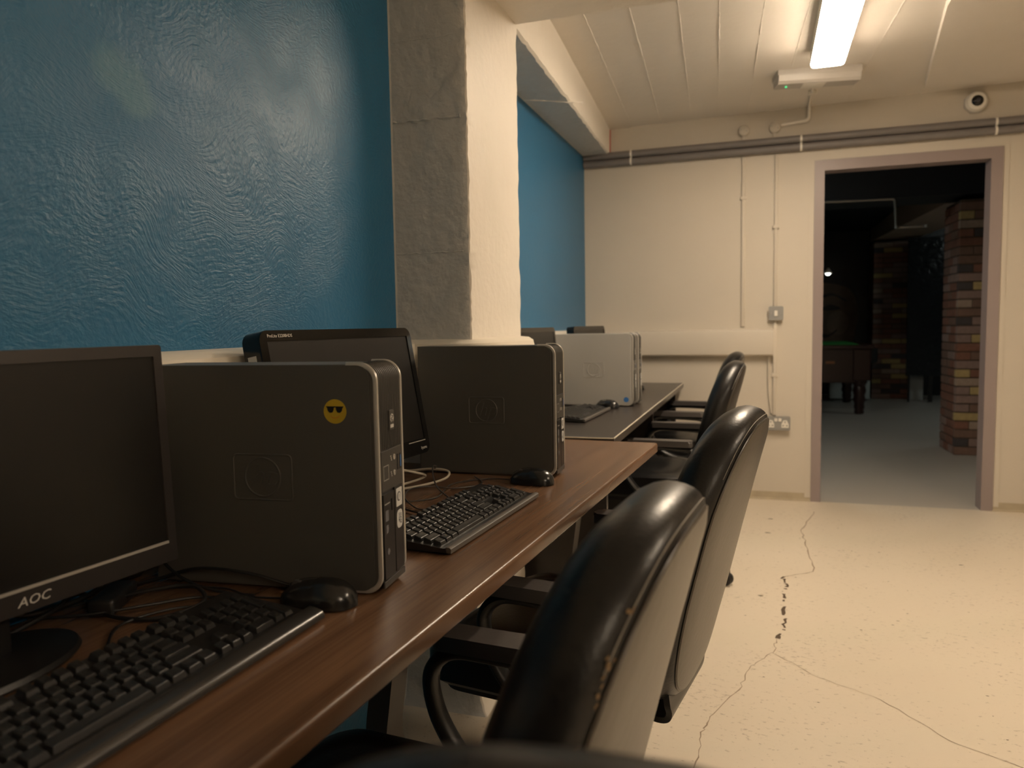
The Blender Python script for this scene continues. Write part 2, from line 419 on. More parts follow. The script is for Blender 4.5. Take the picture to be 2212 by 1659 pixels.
# ceiling slab, slightly tilted, with the board joints cast into it
bm = bmesh.new()
for (x0, x1, y0, y1) in ((-1.4, 4.4, -3.1, YF),):
    v = [bm.verts.new((x, y, CZT(x, y))) for x, y in ((x0, y0), (x1, y0), (x1, y1), (x0, y1))]
    t = [bm.verts.new((p.co.x, p.co.y, 2.7)) for p in v]
    bm.faces.new(v); bm.faces.new(t)
    for i in range(4): bm.faces.new((v[i], v[(i + 1) % 4], t[(i + 1) % 4], t[i]))
rnd = random.Random(11)
for k, xs in enumerate((-.885, -.70, -.515, -.325, -.165, .01, .19, .37, .56)):
    pts = []
    for j in range(90):
        y = 2.4 + j * (YF - 2.42) / 89.0; x = xs - 0.055 * (y - 3.2) + rnd.uniform(-.0015, .0015)
        pts.append((x, y, CZT(x, y) + .0005))
    rs = [max(.0006, (.0024 * noise.noise(Vector((k * 3.1, j * .31, 0))) + .0026 + rnd.uniform(-.0006, .0006))) for j in range(90)]
    tube(bm, pts, rs, 5)
struct('ceiling', bm, M_ceil, 'cream painted ceiling with board joint marks', smooth=True)

# beam along the left wall: grey soffit, cream side
bm = bmesh.new()
N = 60
rnd = random.Random(3)
def beam_x(y): return -.80 - .0555 * (y - 2.44)
def beam_z(y): return 2.155 + .033 * (y - 3.2)
rows = []
for i in range(N + 1):
    y = -3.1 + (YF + 3.1) * (i / N) if i < 18 else None
ys = [-3.1, -1.0, 0.5, 1.5, 2.0] + [2.0 + (YF - 2.0) * i / 90 for i in range(1, 91)]
ys[-1] = YF
prevr = None
for y in ys:
    j = 0.004 * noise.noise(Vector((0, y * 9, 1))) + .0015 * rnd.uniform(-1, 1)
    xl = wx(y) - .02; xr = beam_x(y); zb = beam_z(y)
    xm = xr - .012 + j * 2
    row = [bm.verts.new(p) for p in ((xl, y, zb), (xm, y, zb), (xr + j, y, zb + .006 + abs(j)), (xr - .012 if y < 3 else xr + .002, y, CZT(xr, y) + .03), (xl, y, CZT(xr, y) + .03))]
    if prevr:
        for k in range(4):
            f = bm.faces.new((prevr[k], prevr[k + 1], row[k + 1], row[k])); f.material_index = 0 if k in (0,) and y > 2.4 else 1
    else: bm.faces.new(row)
    prevr = row
bm.faces.new(prevr)
# paint line across the soffit
pts = [(wx(3.48) + .01 + (.24) * t / 12, 3.44 + .16 * t / 12 + rnd.uniform(-.006, .006), beam_z(3.5) + .001) for t in range(13)]
tube(bm, pts, [rnd.uniform(.003, .008) for _ in pts], 5, mi=1)
struct('ceiling_beam', bm, [M_grey, M_rough_cream], 'ceiling beam along the blue wall with grey underside')

# cross beam over the wall column
bm = bmesh.new()
box(bm, -1.2, 4.4, 1.99, 2.45, 2.105, 2.7, .004, 1)
struct('ceiling_crossbeam', bm, M_rough_cream, 'cream cross beam at the top of the column')

# shallow ceiling drop at the right
bm = bmesh.new()
prism(bm, [(.70, 2.6), (.70, 3.53), (.835, 4.70), (4.3, 4.70), (4.3, 2.6)], 2.365, 2.6, 'z')
struct('ceiling_drop', bm, M_ceil, 'shallow plastered drop in the ceiling near the camera dome')

# wall column : grey front, cream right side, rough corner
bm = bmesh.new()
X0, X1, Y0, Y1 = -1.06, -.773, 1.99, 2.45
xl = wx(Y0)
zs = [i * 0.012 for i in range(int(2.16 / 0.012) + 1)]
prevr = None; rnd = random.Random(9)
for z in zs:
    j = .004 * noise.noise(Vector((3, 0, z * 14))) + .0028 * noise.noise(Vector((7, 0, z * 60)))
    j2 = .0045 * noise.noise(Vector((9, 2, z * 18)))
    base = .035 * math.exp(-z / .035)
    xc = X1 + j + base; yf = Y0 - base
    row = []
    row.append(bm.verts.new((xl + .0, yf - .001, z)))
    row.append(bm.verts.new((xl + .006 + j * .6, yf - .001, z)))
    for k in range(1, 9):
        x = xl + (xc - xl) * k / 9.0
        row.append(bm.verts.new((x, yf + .0025 * noise.noise(Vector((x * 12, 0, z * 9))), z)))
    row.append(bm.verts.new((xc - .004 + j2, yf + .0015, z)))
    row.append(bm.verts.new((xc, yf + .004 + abs(j2), z)))
    for k in range(1, 7):
        y = Y0 + (Y1 - Y0) * k / 7.0
        row.append(bm.verts.new((X1 + base + .002 * noise.noise(Vector((5, y * 9, z * 7))), y, z)))
    row.append(bm.verts.new((X1 + base * .6 + .004 * noise.noise(Vector((1, 5, z * 17))), Y1 + .004 * noise.noise(Vector((2, 5, z * 20))), z)))
    row.append(bm.verts.new((wx(Y1) - .05, Y1, z)))
    row.append(bm.verts.new((wx(Y0) - .05, Y0, z)))
    if prevr:
        for k in range(len(row) - 1):
            f = bm.faces.new((prevr[k], prevr[k + 1], row[k + 1], row[k]))
            f.material_index = 1 if (k == 0 or k >= 10) else 0
    prevr = row
# horizontal shutter joints in the grey face
for zj, w_ in ((1.33, .003), (1.70, .006), (1.92, .002)):
    pts = [(xl + .01 + (X1 - xl - .03) * t / 20, Y0 - .0005, zj + rnd.uniform(-.002, .002)) for t in range(21)]
    tube(bm, pts, [w_ * rnd.uniform(.2, 1) for _ in pts], 5, mi=0 if w_ < .005 else 0)
struct('wall_column', bm, [M_grey, M_rough_cream], 'concrete wall column with grey front and cream side', smooth=True)

# ------------------------------------------------------------------ dado trunking (mitred sweep)
def sweep2d(bm, path, prof, mi=0):
    """path of (x,y); prof (offset to the right of travel, z)"""
    P = [Vector(p) for p in path]; rings = []
    for i, p in enumerate(P):
        d0 = (P[i] - P[i - 1]).normalized() if i > 0 else (P[1] - P[0]).normalized()
        d1 = (P[i + 1] - P[i]).normalized() if i < len(P) - 1 else d0
        n0 = Vector((d0.y, -d0.x)); n1 = Vector((d1.y, -d1.x)); n = (n0 + n1).normalized(); s = 1 / max(.3, n.dot(n0))
        rings.append([bm.verts.new((p.x + n.x * o * s, p.y + n.y * o * s, z)) for o, z in prof])
    m = len(prof)
    for A, B in zip(rings, rings[1:]):
        for k in range(m):
            f = bm.faces.new((A[k], A[(k + 1) % m], B[(k + 1) % m], B[k])); f.material_index = mi
    bm.faces.new(rings[0]); bm.faces.new(rings[-1])
TP = [(0, .905), (.046, .905), (.058, .915), (.060, .93), (.060, .965), (.057, .967), (.057, 1.005), (.060, 1.007), (.060, 1.05), (.055, 1.072), (.040, 1.082), (0, 1.086)]
bm = bmesh.new()
g = .0
path = [(wx(-3.0) + g, -3.0), (wx(1.93) + g, 1.93)]
cc = []
cr = .06
for k in range(7):
    a = R(180 - 90 * k / 6.0)
sweep2d(bm, [(wx(-3.0) + .001, -3.0), (wx(1.90) + .001, 1.90), (wx(1.9) + .03, 2.005), (X1 - .06, 2.005)] +
        [(X1 - .06 + .066 * math.sin(R(a)), 2.005 + .066 - .066 * math.cos(R(a))) for a in (15, 30, 45, 60, 75, 90)] +
        [(X1 + .006, 2.38)] + [(X1 - .06 + .066 * math.cos(R(a)), 2.38 + .066 * math.sin(R(a))) for a in (30, 60, 90)] +
        [(wx(2.5) + .03, 2.452), (wx(2.52) + .001, 2.52), (wx(YF - .001) + .001, YF - .001)], TP)
o = build('cable_trunking', bm, M_trunk, smooth=True)
tag(o, 'ivory dado trunking running along the blue wall and around the column', 'trunking')
bm = bmesh.new()
TP2 = [(.001, .905), (.046, .905), (.058, .915), (.060, .93), (.060, 1.05), (.055, 1.066), (.040, 1.072), (.001, 1.072)]
sweep2d(bm, [(wx(YF) + .07, YF), (.073, YF)], TP2)
box(bm, .070, .0765, YF - .061, YF - .001, .903, 1.074, .002)
o = build('cable_trunking', bm, M_cream, smooth=True)
tag(o, 'cream dado trunking across the far wall, ending below the switch', 'trunking')

# ------------------------------------------------------------------ two grey pipes on far wall with clips
for nm, z, lb in (('wall_pipe', 2.204, 'upper of the two grey pipes crossing the far wall'), ('wall_pipe', 2.157, 'lower of the two grey pipes crossing the far wall')):
    e = empty(nm, (0, YF - .03, z), 0, lb, 'pipe', 'grey pipes on the far wall')
    bm = bmesh.new(); tube(bm, [(wx(YF) + .005, 0, -.002), (0, 0, 0), (1.5, 0, 0), (4.29, 0, .002)], .0225, 16)
    build('tube', bm, M_pipe, e, True)
    for xc in (-.798, .221, 1.236, 2.25):
        bm = bmesh.new()
        t = bmesh.new(); lathe(t, [(.0232, -.006), (.0250, -.006), (.0250, .006), (.0232, .006)], 20)
        merge(bm, t, 0, Matrix.Translation((xc, 0, 0)) @ Matrix.Rotation(PI / 2, 4, 'Y'))
        box(bm, xc - .006, xc + .006, .018, .029, -.008, .008, .001)
        c = build('clip', bm, M_white, e, True); c['label'] = 'white pipe clip'

# ------------------------------------------------------------------ conduits on far wall
def conduit(name, pts, lb, w_=.011, d=.012, extra=None):
    e = empty(name, pts[0], 0, lb, 'conduit')
    bm = bmesh.new(); o0 = Vector(pts[0])
    for a, b in zip(pts, pts[1:]):
        a = Vector(a) - o0; b = Vector(b) - o0
        x0, x1 = sorted((a.x, b.x)); z0, z1 = sorted((a.z, b.z)); y0, y1 = sorted((a.y, b.y))
        box(bm, x0 - w_ / 1, x1 + w_, y0 - d / 2, y1 + d / 2, z0 - (0 if z1 - z0 > .01 else w_ * .8), z1 + (0 if z1 - z0 > .01 else w_ * .8), .004, 2)
    build('channel', bm, M_cream, e, True)
    return e
yc = YF - .008
e = conduit('wall_conduit', [(-.108, yc, 1.09), (-.108, yc, 2.13)], 'cream conduit dropping from the pipes to the far trunking, left of the switch')
bm = bmesh.new(); box(bm, -.019, .019, -.009, .004, .78, .80, .003); build('saddle_clip', bm, M_cream, e)
e = conduit('wall_conduit', [(.084, yc, .535), (.084, yc, 1.13)], 'cream conduit from the switch down to the socket')
for z in (.24,):
    bm = bmesh.new(); box(bm, -.019, .019, -.009, .004, z, z + .02, .003); build('saddle_clip', bm, M_cream, e)
e = conduit('wall_conduit', [(.084, yc, 1.205), (.084, yc, 2.13)], 'cream conduit from the pipes down to the switch')
bm = bmesh.new(); box(bm, -.019, .019, -.009, .004, .48, .50, .003); build('saddle_clip', bm, M_cream, e)
bm = bmesh.new(); tube(bm, smoothpts([(.047, YF - .011, .90), (.050, YF - .011, .7), (.066, YF - .011, .55)], 6), .0065, 8)
o = build('wall_conduit', bm, M_cream, smooth=True); tag(o, 'thin cream conduit beside the trunking end, left of the socket drop', 'conduit')

def round_box(x, z, lb, arm=None):
    e = empty('junction_box', (x, YF, z), 0, lb, 'junction box', 'round junction boxes above the pipes')
    m = Matrix.Rotation(PI / 2, 4, 'X')
    bm = bmesh.new(); t = bmesh.new(); lathe(t, [(.030, -.001), (.034, .003), (.034, .022), (.031, .026)], 24); merge(bm, t, 0, m)
    build('body', bm, M_cream, e, True)
    bm = bmesh.new(); t = bmesh.new(); lathe(t, [(.028, .0255), (.028, .031), (.024, .033)], 24); merge(bm, t, 0, m); build('lid', bm, M_cream, e, True)
    for s in (-1, 1):
        bm = bmesh.new(); t = bmesh.new(); lathe(t, [(.0025, .031), (.003, .035), (.001, .036)], 8); merge(bm, t, 0, Matrix.Translation((.017 * s, 0, -.006 * s)) @ m); build('screw', bm, M_steel, e)
    bm = bmesh.new(); box(bm, -.012, .012, -.016, -.001, -.06, -.028, .003); build('outlet', bm, M_cream, e)
round_box(-.108, 2.285, 'round junction box above the pipes, left one')
round_box(.072, 2.287, 'round junction box above the pipes with conduit leading right')
bm = bmesh.new()
tube(bm, [(.106, YF - .013, 2.300), (.25, YF - .013, 2.312)], .010, 10)
tube(bm, smoothpts([(.245, YF - .013, 2.312), (.262, YF - .014, 2.325), (.264, YF - .02, 2.36), (.263, YF - .06, 2.388), (.262, YF - .12, 2.388)], 5), .010, 10)
tube(bm, [(.262, YF - .12, 2.388), (.258, 4.25, 2.388)], .010, 10)
box(bm, .240, .286, YF - .34, YF - .31, 2.374, 2.396, .003)
o = build('ceiling_conduit', bm, M_rough_cream, smooth=True); tag(o, 'cream conduit from junction box up to the emergency light on the ceiling', 'conduit')
bm = bmesh.new(); tube(bm, [(-.940, YF - .012, 2.215), (-.938, YF - .012, 2.37)], .006, 8)
o = build('red_rod', bm, M_red, smooth=True); tag(o, 'thin red rod hanging above the pipes beside the beam end', 'rod')

# switch
def plate_round(bm, x0, x1, z0, z1, y, d, r, mi=0):
    prism(bm, rrect(x0, x1, z0, z1, r), y - d, y, 'y', mi)
e = empty('light_switch', (.088, YF, 1.167), 0, 'grey metal light switch with white rocker on the far wall', 'switch')
bm = bmesh.new(); plate_round(bm, -.041, .041, -.040, .040, -.001, .030, .010); build('back_box', bm, M_steel, e, True)
bm = bmesh.new(); plate_round(bm, -.043, .043, -.043, .043, -.0305, .006, .010); build('plate', bm, M_steel, e, True)
bm = bmesh.new(); box(bm, -.009, .009, -.042, -.0362, -.017, .017, .002); build('rocker', bm, M_white, e)
for s in (-1, 1):
    bm = bmesh.new(); t = bmesh.new(); lathe(t, [(.003, 0), (.0035, .002), (.001, .0025)], 8); merge(bm, t, 0, Matrix.Translation((.028 * s, -.0365, 0)) @ Matrix.Rotation(PI / 2, 4, 'X')); build('screw', bm, M_chrome, e)
# socket (double)
e = empty('wall_socket', (.105, YF, .487), 0, 'grey metal double wall socket low on the far wall by the doorway', 'socket')
bm = bmesh.new(); plate_round(bm, -.071, .071, -.041, .041, -.001, .032, .008); build('back_box', bm, M_steel, e, True)
bm = bmesh.new(); plate_round(bm, -.073, .073, -.043, .043, -.0325, .006, .008); build('plate', bm, M_steel, e, True)
for s in (-1, 1):
    bm = bmesh.new(); box(bm, s * .012 - .009, s * .012 + .009, -.044, -.0382, .012, .032, .002); k = build('rocker', bm, M_white, e)
    bm = bmesh.new()
    prism(bm, [(s * .042 - .021, -.026), (s * .042 + .021, -.026), (s * .042 + .021, -.004), (s * .042 + .010, .020), (s * .042 - .010, .020), (s * .042 - .021, -.004)], -.0415, -.0382, 'y')
    ins = build('outlet_insert', bm, M_white, e)
    for dx, dz, hw, hh in ((0, .009, .0022, .0045), (-.011, -.013, .0045, .0022), (.011, -.013, .0045, .0022)):
        bm = bmesh.new(); box(bm, s * .042 + dx - hw, s * .042 + dx + hw, -.0422, -.041, dz - hh, dz + hh); build('pin_slot', bm, M_black, ins)

# door frame
bm = bmesh.new()
ox0, ox1, ozt, ix0, ix1, izt = .300, 1.284, 2.074, .352, 1.228, 2.015
prism(bm, [(ox0, 0), (ix0 + .004, 0), (ix0 + .004, izt - .004), (ix1 - .004, izt - .004), (ix1 - .004, 0), (ox1, 0), (ox1, ozt), (ox0, ozt)], YF - .012, YF + .108, 'y')
struct('door_1', bm, M_frame, 'mauve grey painted door frame, doorway standing open')
bm = bmesh.new()
prism(bm, [(ox0 - .035, 0), (ox0, 0), (ox0, ozt), (ox1, ozt), (ox1, 0), (ox1 + .03, 0), (ox1 + .03, ozt + .035), (ox0 - .03, ozt + .03)], YF - .005, YF + .01, 'y')
struct('trim_1', bm, M_cream, 'rough plaster surround of the door frame')

# ceiling lamp (batten) in view, plus two of the same row outside of the frame
def batten(x, y0, y1, z, lb, strength=None):
    e = empty('ceiling_lamp', (x, (y0 + y1) / 2, z), 0, lb, 'ceiling lamp', 'batten lamps on the ceiling')
    h = (y1 - y0) / 2
    bm = bmesh.new(); box(bm, -.0755, .0755, -h - .002, h + .002, .015, .088, .006); build('body', bm, M_white, e, True)
    bm = bmesh.new()
    prof = []
    t = bmesh.new()
    box(t, -.074, .074, -h, h, 0, .040, .017, 4)
    merge(bm, t)
    build('diffuser', bm, M_lamp, e, True)
    return e
batten(.288, 2.74, 3.95, 2.305, 'long bright batten lamp on the ceiling above the walkway')
batten(2.05, 1.2, 2.4, 2.31, 'bright batten lamp on the right side of the ceiling')
batten(2.6, -2.3, -1.1, 2.31, 'bright batten lamp on the ceiling behind the camera')

# emergency light
e = empty('emergency_light', (.262, 4.30, 2.395), R(10), 'small emergency light box with green led beside the batten lamp', 'emergency light')
bm = bmesh.new(); box(bm, -.205, .205, -.075, .075, -.028, .006, .004); build('base', bm, M_fitting, e, True)
bm = bmesh.new(); prism(bm, [(-.075, -.028), (.075, -.028), (.060, -.060), (-.055, -.068), (-.068, -.055)], -.20, .20, 'x'); build('cover', bm, M_fitting, e)
bm = bmesh.new(); box(bm, -.075, .04, -.045, .048, -.069, -.060, .004); build('lens', bm, M_white, e, True)
bm = bmesh.new(); lathe(bm, [(.006, -.071), (.006, -.062), (.003, -.061)], 12, mtx=Matrix.Translation((-.150, 0, 0))); build('status_led', bm, M_led, e)

# cctv camera
e = empty('security_camera', (1.138, YF, 2.325), 0, 'white round security camera with dark lens above the doorway', 'camera')
m = Matrix.Rotation(PI / 2, 4, 'X')
bm = bmesh.new(); prism(bm, [(.062 * math.cos(R(a)), .062 * math.sin(R(a))) for a in range(22, 382, 45)], -.02, -.001, 'y'); build('base_plate', bm, M_fitting, e)
bm = bmesh.new(); t = bmesh.new(); lathe(t, [(.056, .02), (.055, .035), (.046, .048), (.030, .052), (.029, .046)], 32); merge(bm, t, 0, m); build('dome_housing', bm, M_white, e, True)
bm = bmesh.new(); t = bmesh.new(); lathe(t, [(.030, .046), (.030, .052), (.022, .062), (.008, .067), (.0, .0675)], 32); merge(bm, t, 0, m); ln = build('lens_dome', bm, M_gloss, e, True)
bm = bmesh.new(); t = bmesh.new(); lathe(t, [(.010, .064), (.012, .069), (.006, .071), (.0, .0705)], 20); merge(bm, t, 0, m); build('lens', bm, mat('dark_lens_glass', (.05, .05, .06), .1), ln, True)

# ================================================================== DESKS
def desk_profile(th, depth, r, zt):
    p = [(-depth, zt - th), (-r * .8, zt - th)]
    for k in range(5):
        a = R(-90 + 90 * k / 4); p.append((-r * .5 + r * .5 * math.cos(a), zt - th + r * .5 + r * .5 * math.sin(a)))
    for k in range(6):
        a = R(0 + 90 * k / 5); p.append((-r + r * math.cos(a), zt - r + r * math.sin(a)))
    p.append((-depth, zt))
    return p
# walnut desk : front edge runs from (-.426,.547) to (-.317,2.467)
ang = math.atan2(-.109, 1.92)
desk = empty('walnut_desk', (-.317, 2.468, 0), ang, 'long walnut laminate desk with rounded front edge along the blue wall', 'desk')
bm = bmesh.new()
t = bmesh.new(); prism(t, desk_profile(.030, .412, .008, .73), -2.42, 0, 'y'); merge(bm, t)
dm = (Matrix.Translation((-.317, 2.468, 0)) @ Matrix.Rotation(ang, 4, 'Z')).inverted()
back_pts = [dm @ Vector(p) for p in ((wx(.07) + .012, .07, 0), (wx(1.96) + .012, 1.96, 0))]
back_pts = [(p.x, p.y) for p in back_pts]
prism(bm, [back_pts[0], back_pts[1], (-.412, back_pts[1][1]), (-.412, -2.42)], .70, .73, 'z')
build('desktop', bm, M_wood, desk, True)
def rect_sweep(bm, pts, hx, hy):
    prev = None; n = len(pts)
    for i, p in enumerate(pts):
        t = (pts[min(i + 1, n - 1)] - pts[max(i - 1, 0)]).normalized(); a = Vector((t.z, 0, -t.x))
        r4 = [bm.verts.new(p + a * sx * hx + Vector((0, sy * hy, 0))) for sx, sy in ((-1, -1), (1, -1), (1, 1), (-1, 1))]
        if prev:
            for k in range(4): bm.faces.new((prev[k], prev[(k + 1) % 4], r4[(k + 1) % 4], r4[k]))
        else: bm.faces.new(r4)
        prev = r4
    bm.faces.new(prev)
def desk_leg(par, y, depth, zt, m=M_deskleg, fx=-.252):
    bm = bmesh.new()
    P = [(fx, y, zt), (fx - .004, y, zt - .16), (fx - .016, y, zt - .26), (fx - .024, y, zt - .33), (fx - .012, y, zt - .40), (fx + .02, y, .20), (fx + .05, y, .06), (fx + .035, y, .024), (fx - .05, y, .016), (fx - .16, y, .016)]
    rect_sweep(bm, smoothpts(P, 5), .022, .029)
    build('leg', bm, m, par, True)
desk_leg(desk, -1.268, .58, .70)
desk_leg(desk, -.10, .58, .70)
desk_leg(desk, -2.30, .58, .70)
bm = bmesh.new(); box(bm, -.40, -.375, -2.3, -.1, .66, .70, .003); build('crossbar', bm, M_deskleg, desk)

# black desk
bdesk = empty('black_desk', (-.466, 2.497, 0), 0, 'long black-brown desk with pale edge strip, against the far wall', 'desk')
bm = bmesh.new(); box(bm, -.55, 0, 0, 2.42, .706, .736, .0015, 1)
build('desktop', bm, M_blackdesk, bdesk)
bm = bmesh.new()
box(bm, -.0022, .0008, -.0008, 2.42, .7335, .7372); box(bm, -.55, .0008, -.0008, .0022, .7335, .7372)
build('edge_strip', bm, M_edgestrip, bdesk)
for y0 in (.02, 1.19, 2.22):
    bm = bmesh.new(); box(bm, -.53, -.03, y0, y0 + .025, 0, .706, .001, 1); build('end_panel', bm, M_blackdesk, bdesk)
bm = bmesh.new(); box(bm, -.50, -.48, .045, 2.22, .35, .706, .001, 1); build('back_panel', bm, M_blackdesk, bdesk)

# ================================================================== TOWER PCs
def make_tower(case_mat, sticker):
    """local: front face at x=0 looking +x, body to -x, width in y 0..-.100 ... near side at y=0 is -y side"""
    H, D, W = .338, .375, .100
    root = empty('tower_computer', (0, 0, 0))
    # body with rounded front corners
    bm = bmesh.new()
    prism(bm, rrect(-D, -.001, .004, H, .024, 8, (0, 1, 1, 0)), .003, W - .003, 'y')
    build('case', bm, case_mat, root, True)
    # side panels
    for y0, y1 in ((0, .0035), (W - .0035, W)):
        bm = bmesh.new(); prism(bm, rrect(-D + .004, -.009, .007, H - .001, .020, 8, (0, 1, 1, 0)), y0, y1, 'y')
        build('side_panel', bm, case_mat, root, True)
    # front bezel, recessed between trims
    bm = bmesh.new(); prism(bm, rrect(-.036, .0005, .006, H + .0006, .024, 8, (0, 1, 1, 0)), .008, W - .008, 'y')
    bz = build('front_bezel', bm, M_bezel, root, True)
    def path(r, x1, z0, z1, xs):
        p = [(xs, z0)]
        for k in range(9):
            a = R(-90 + 90 * k / 8); p.append((x1 - r + r * math.cos(a), z0 + r + r * math.sin(a)))
        for k in range(9):
            a = R(90 * k / 8); p.append((x1 - r + r * math.cos(a), z1 - r + r * math.sin(a)))
        p.append((xs, z1)); return p
    for yc_ in (.0045, W - .0045):
        bm = bmesh.new(); pp = path(.024, -.001, .006, H - .0005, -.045)
        tube(bm, [(x, yc_, z) for x, z in pp], .0030, 8, ry=.0042)
        build('side_trim', bm, M_trim, root, True)
    # grille ribs running over the top corner
    bm = bmesh.new()
    for i in range(12):
        y = .0135 + i * (W - .027) / 11.0
        p = [(-.034, H + .0006)]
        for k in range(9):
            a = R(90 - 90 * k / 8); p.append((-.0235 + .024 * math.cos(a), H + .0006 - .024 + .024 * math.sin(a)))
        p.append((.0005, .212))
        tube(bm, [(x, y, z) for x, z in p], .0016, 6)
    build('grille', bm, M_bezgrey, bz, True)
    # badge
    bm = bmesh.new(); box(bm, .0008, .0040, .041, .059, .238, .268, .001); bd = build('logo_badge', bm, M_bezgrey, bz)
    bm = bmesh.new(); t = bmesh.new(); lathe(t, [(.0062, 0), (.0062, .0006)], 20)
    merge(bm, t, 0, Matrix.Translation((.0040, .050, .256)) @ Matrix.Rotation(PI / 2, 4, 'Y'))
    box(bm, .0040, .0044, .0440, .0560, .2415, .2465); build('badge_disc', bm, M_logo, bd)
    bm = bmesh.new(); put(bm, text_mesh('hp', .011, .0003, .3), frame_mtx((.0047, .050, .256), (0, 0, -1), (0, 1, 0))); build('lettering', bm, M_black, bd)
    # port panel
    bm = bmesh.new(); box(bm, 0, .0022, .010, W - .010, .150, .210, .001); pp = build('port_panel', bm, M_bezgrey, bz)
    bm = bmesh.new()
    for (y0, y1, z0, z1) in ((.016, .036, .166, .188),):
        for q in ((y0, y1, z0, z0 + .0012), (y0, y1, z1 - .0012, z1), (y0, y0 + .0012, z0, z1), (y1 - .0012, y1, z0, z1)): box(bm, .002, .0029, *q)
    build('power_button', bm, M_logodim, pp)
    for z in (.196, .172):
        bm = bmesh.new(); t = bmesh.new(); lathe(t, [(.0042, 0), (.0042, .001), (.0026, .0012), (.0026, .0004)], 16); merge(bm, t, 0, Matrix.Translation((.0022, .058, z)) @ Matrix.Rotation(PI / 2, 4, 'Y')); build('audio_jack', bm, M_trim, pp)
        bm = bmesh.new()
        for kk in range(3): box(bm, .0022, .0026, .047 - .0012 * kk, .0495 - .0012 * kk, z - .004 + kk * .003, z - .0025 + kk * .003)
        build('port_symbol', bm, M_logo, pp)
    for y in (.073, .083):
        bm = bmesh.new(); box(bm, .0020, .0025, y - .003, y + .003, .174, .198); build('usb_port', bm, M_black, pp)
        bm = bmesh.new(); box(bm, .0024, .0028, y - .0005, y + .0022, .177, .195); build('usb_tongue', bm, M_bluest if y > .08 else M_gcable, pp)
    # drive bays
    bm = bmesh.new(); box(bm, 0, .0035, .011, .052, .020, .147, .0012); b1 = build('optical_drive', bm, M_bezel, bz)
    bm = bmesh.new(); box(bm, .0034, .0040, .014, .034, .131, .1325); build('drive_line', bm, M_logodim, b1)
    bm = bmesh.new(); box(bm, .0030, .0046, .040, .046, .118, .136, .0008); build('eject_button', bm, M_black, b1)
    bm = bmesh.new(); box(bm, .0034, .0038, .016, .028, .106, .122); box(bm, .0034, .0038, .018, .026, .088, .100); t = bmesh.new(); lathe(t, [(.005, 0), (.005, .0004)], 16); merge(bm, t, 0, Matrix.Translation((.0034, .025, .060)) @ Matrix.Rotation(PI / 2, 4, 'Y')); build('drive_print', bm, M_greyst, b1)
    bm = bmesh.new(); box(bm, 0, .0030, .055, W - .012, .020, .150, .0012); build('bay_cover', bm, M_bezel, bz)
    bm = bmesh.new(); box(bm, .0, .0030, .009, W - .009, .008, .018, .0012); build('foot_strip', bm, M_bezgrey, bz)
    # stickers
    bm = bmesh.new(); prism(bm, rrect(.060, .083, .118, .146, .002), .0031, .0035, 'x'); st = build('white_sticker', bm, M_stick, bz)
    bm = bmesh.new(); t = bmesh.new(); lathe(t, [(.0075, 0), (.0075, .0004)], 20); merge(bm, t, 0, Matrix.Translation((.0035, .0705, .133)) @ Matrix.Rotation(PI / 2, 4, 'Y')); build('sticker_print', bm, M_greyst, st)
    bm = bmesh.new(); t = bmesh.new(); lathe(t, [(.0055, 0), (.0055, .0003), (.003, .0003), (.003, .0)], 20); merge(bm, t, 0, Matrix.Translation((.0040, .0705, .133)) @ Matrix.Rotation(PI / 2, 4, 'Y')); build('sticker_ring', bm, M_stick, st)
    bm = bmesh.new(); prism(bm, rrect(.061, .083, .084, .112, .008), .0031, .0035, 'x'); st = build('processor_sticker', bm, M_stick, bz)
    bm = bmesh.new()
    put(bm, text_mesh('intel', .0085, .0002), frame_mtx((.0037, .0700, .100), (0, 0, -1), (0, 1, 0)))
    put(bm, text_mesh('inside', .0070, .0002), frame_mtx((.0037, .0765, .098), (0, 0, -1), (0, 1, 0))); build('lettering', bm, M_greyst, st)
    # embossed logo on near side panel (y=0, facing -y)
    bm = bmesh.new()
    lx, lz = -.181, .171
    o_ = rrect(lx - .050, lx + .046, lz - .034, lz + .034, .007)
    tube(bm, [(x, -.0001, z) for x, z in o_], .0014, 6, closed=True)
    tube(bm, [(lx - .002 + .029 * math.cos(R(a)), -.0001, lz + .029 * math.sin(R(a))) for a in range(0, 360, 10)], .0015, 6, closed=True)
    put(bm, text_mesh('hp', .048, .0009, .35), frame_mtx((lx - .002, -.0004, lz + .001), (1, 0, 0), (0, 0, 1)))
    build('embossed_logo', bm, case_mat, root)
    for sx in (-.34, -.06):
        for yy in (.012, W - .012):
            bm = bmesh.new(); lathe(bm, [(.007, 0), (.008, .002), (.007, .005)], 12, mtx=Matrix.Translation((sx, yy, 0))); build('foot', bm, M_black, root)
    if sticker == 'emoji':
        bm = bmesh.new(); t = bmesh.new(); lathe(t, [(.0178, 0), (.0178, .0004)], 32); merge(bm, t, 0, Matrix.Translation((-.0625, -.0001, .2705)) @ Matrix.Rotation(PI / 2, 4, 'X'))
        s_ = build('smiley_sticker', bm, M_yellow, root); s_['label'] = 'round yellow smiley sticker with sunglasses'
        bm = bmesh.new()
        ex, ez = -.0625, .2735
        def q(pts): prism(bm, [(ex + a_, ez + b_) for a_, b_ in pts], -.0010, -.0005, 'y')
        q([(-.0125, .004), (-.0015, .003), (-.002, -.001), (-.004, -.0045), (-.008, -.005), (-.011, -.002)])
        q([(.0125, .004), (.0015, .003), (.002, -.001), (.004, -.0045), (.008, -.005), (.011, -.002)])
        q([(-.0135, .0045), (.0135, .0045), (.0130, .0028), (-.0130, .0028)])
        build('sunglasses', bm, M_black, s_)
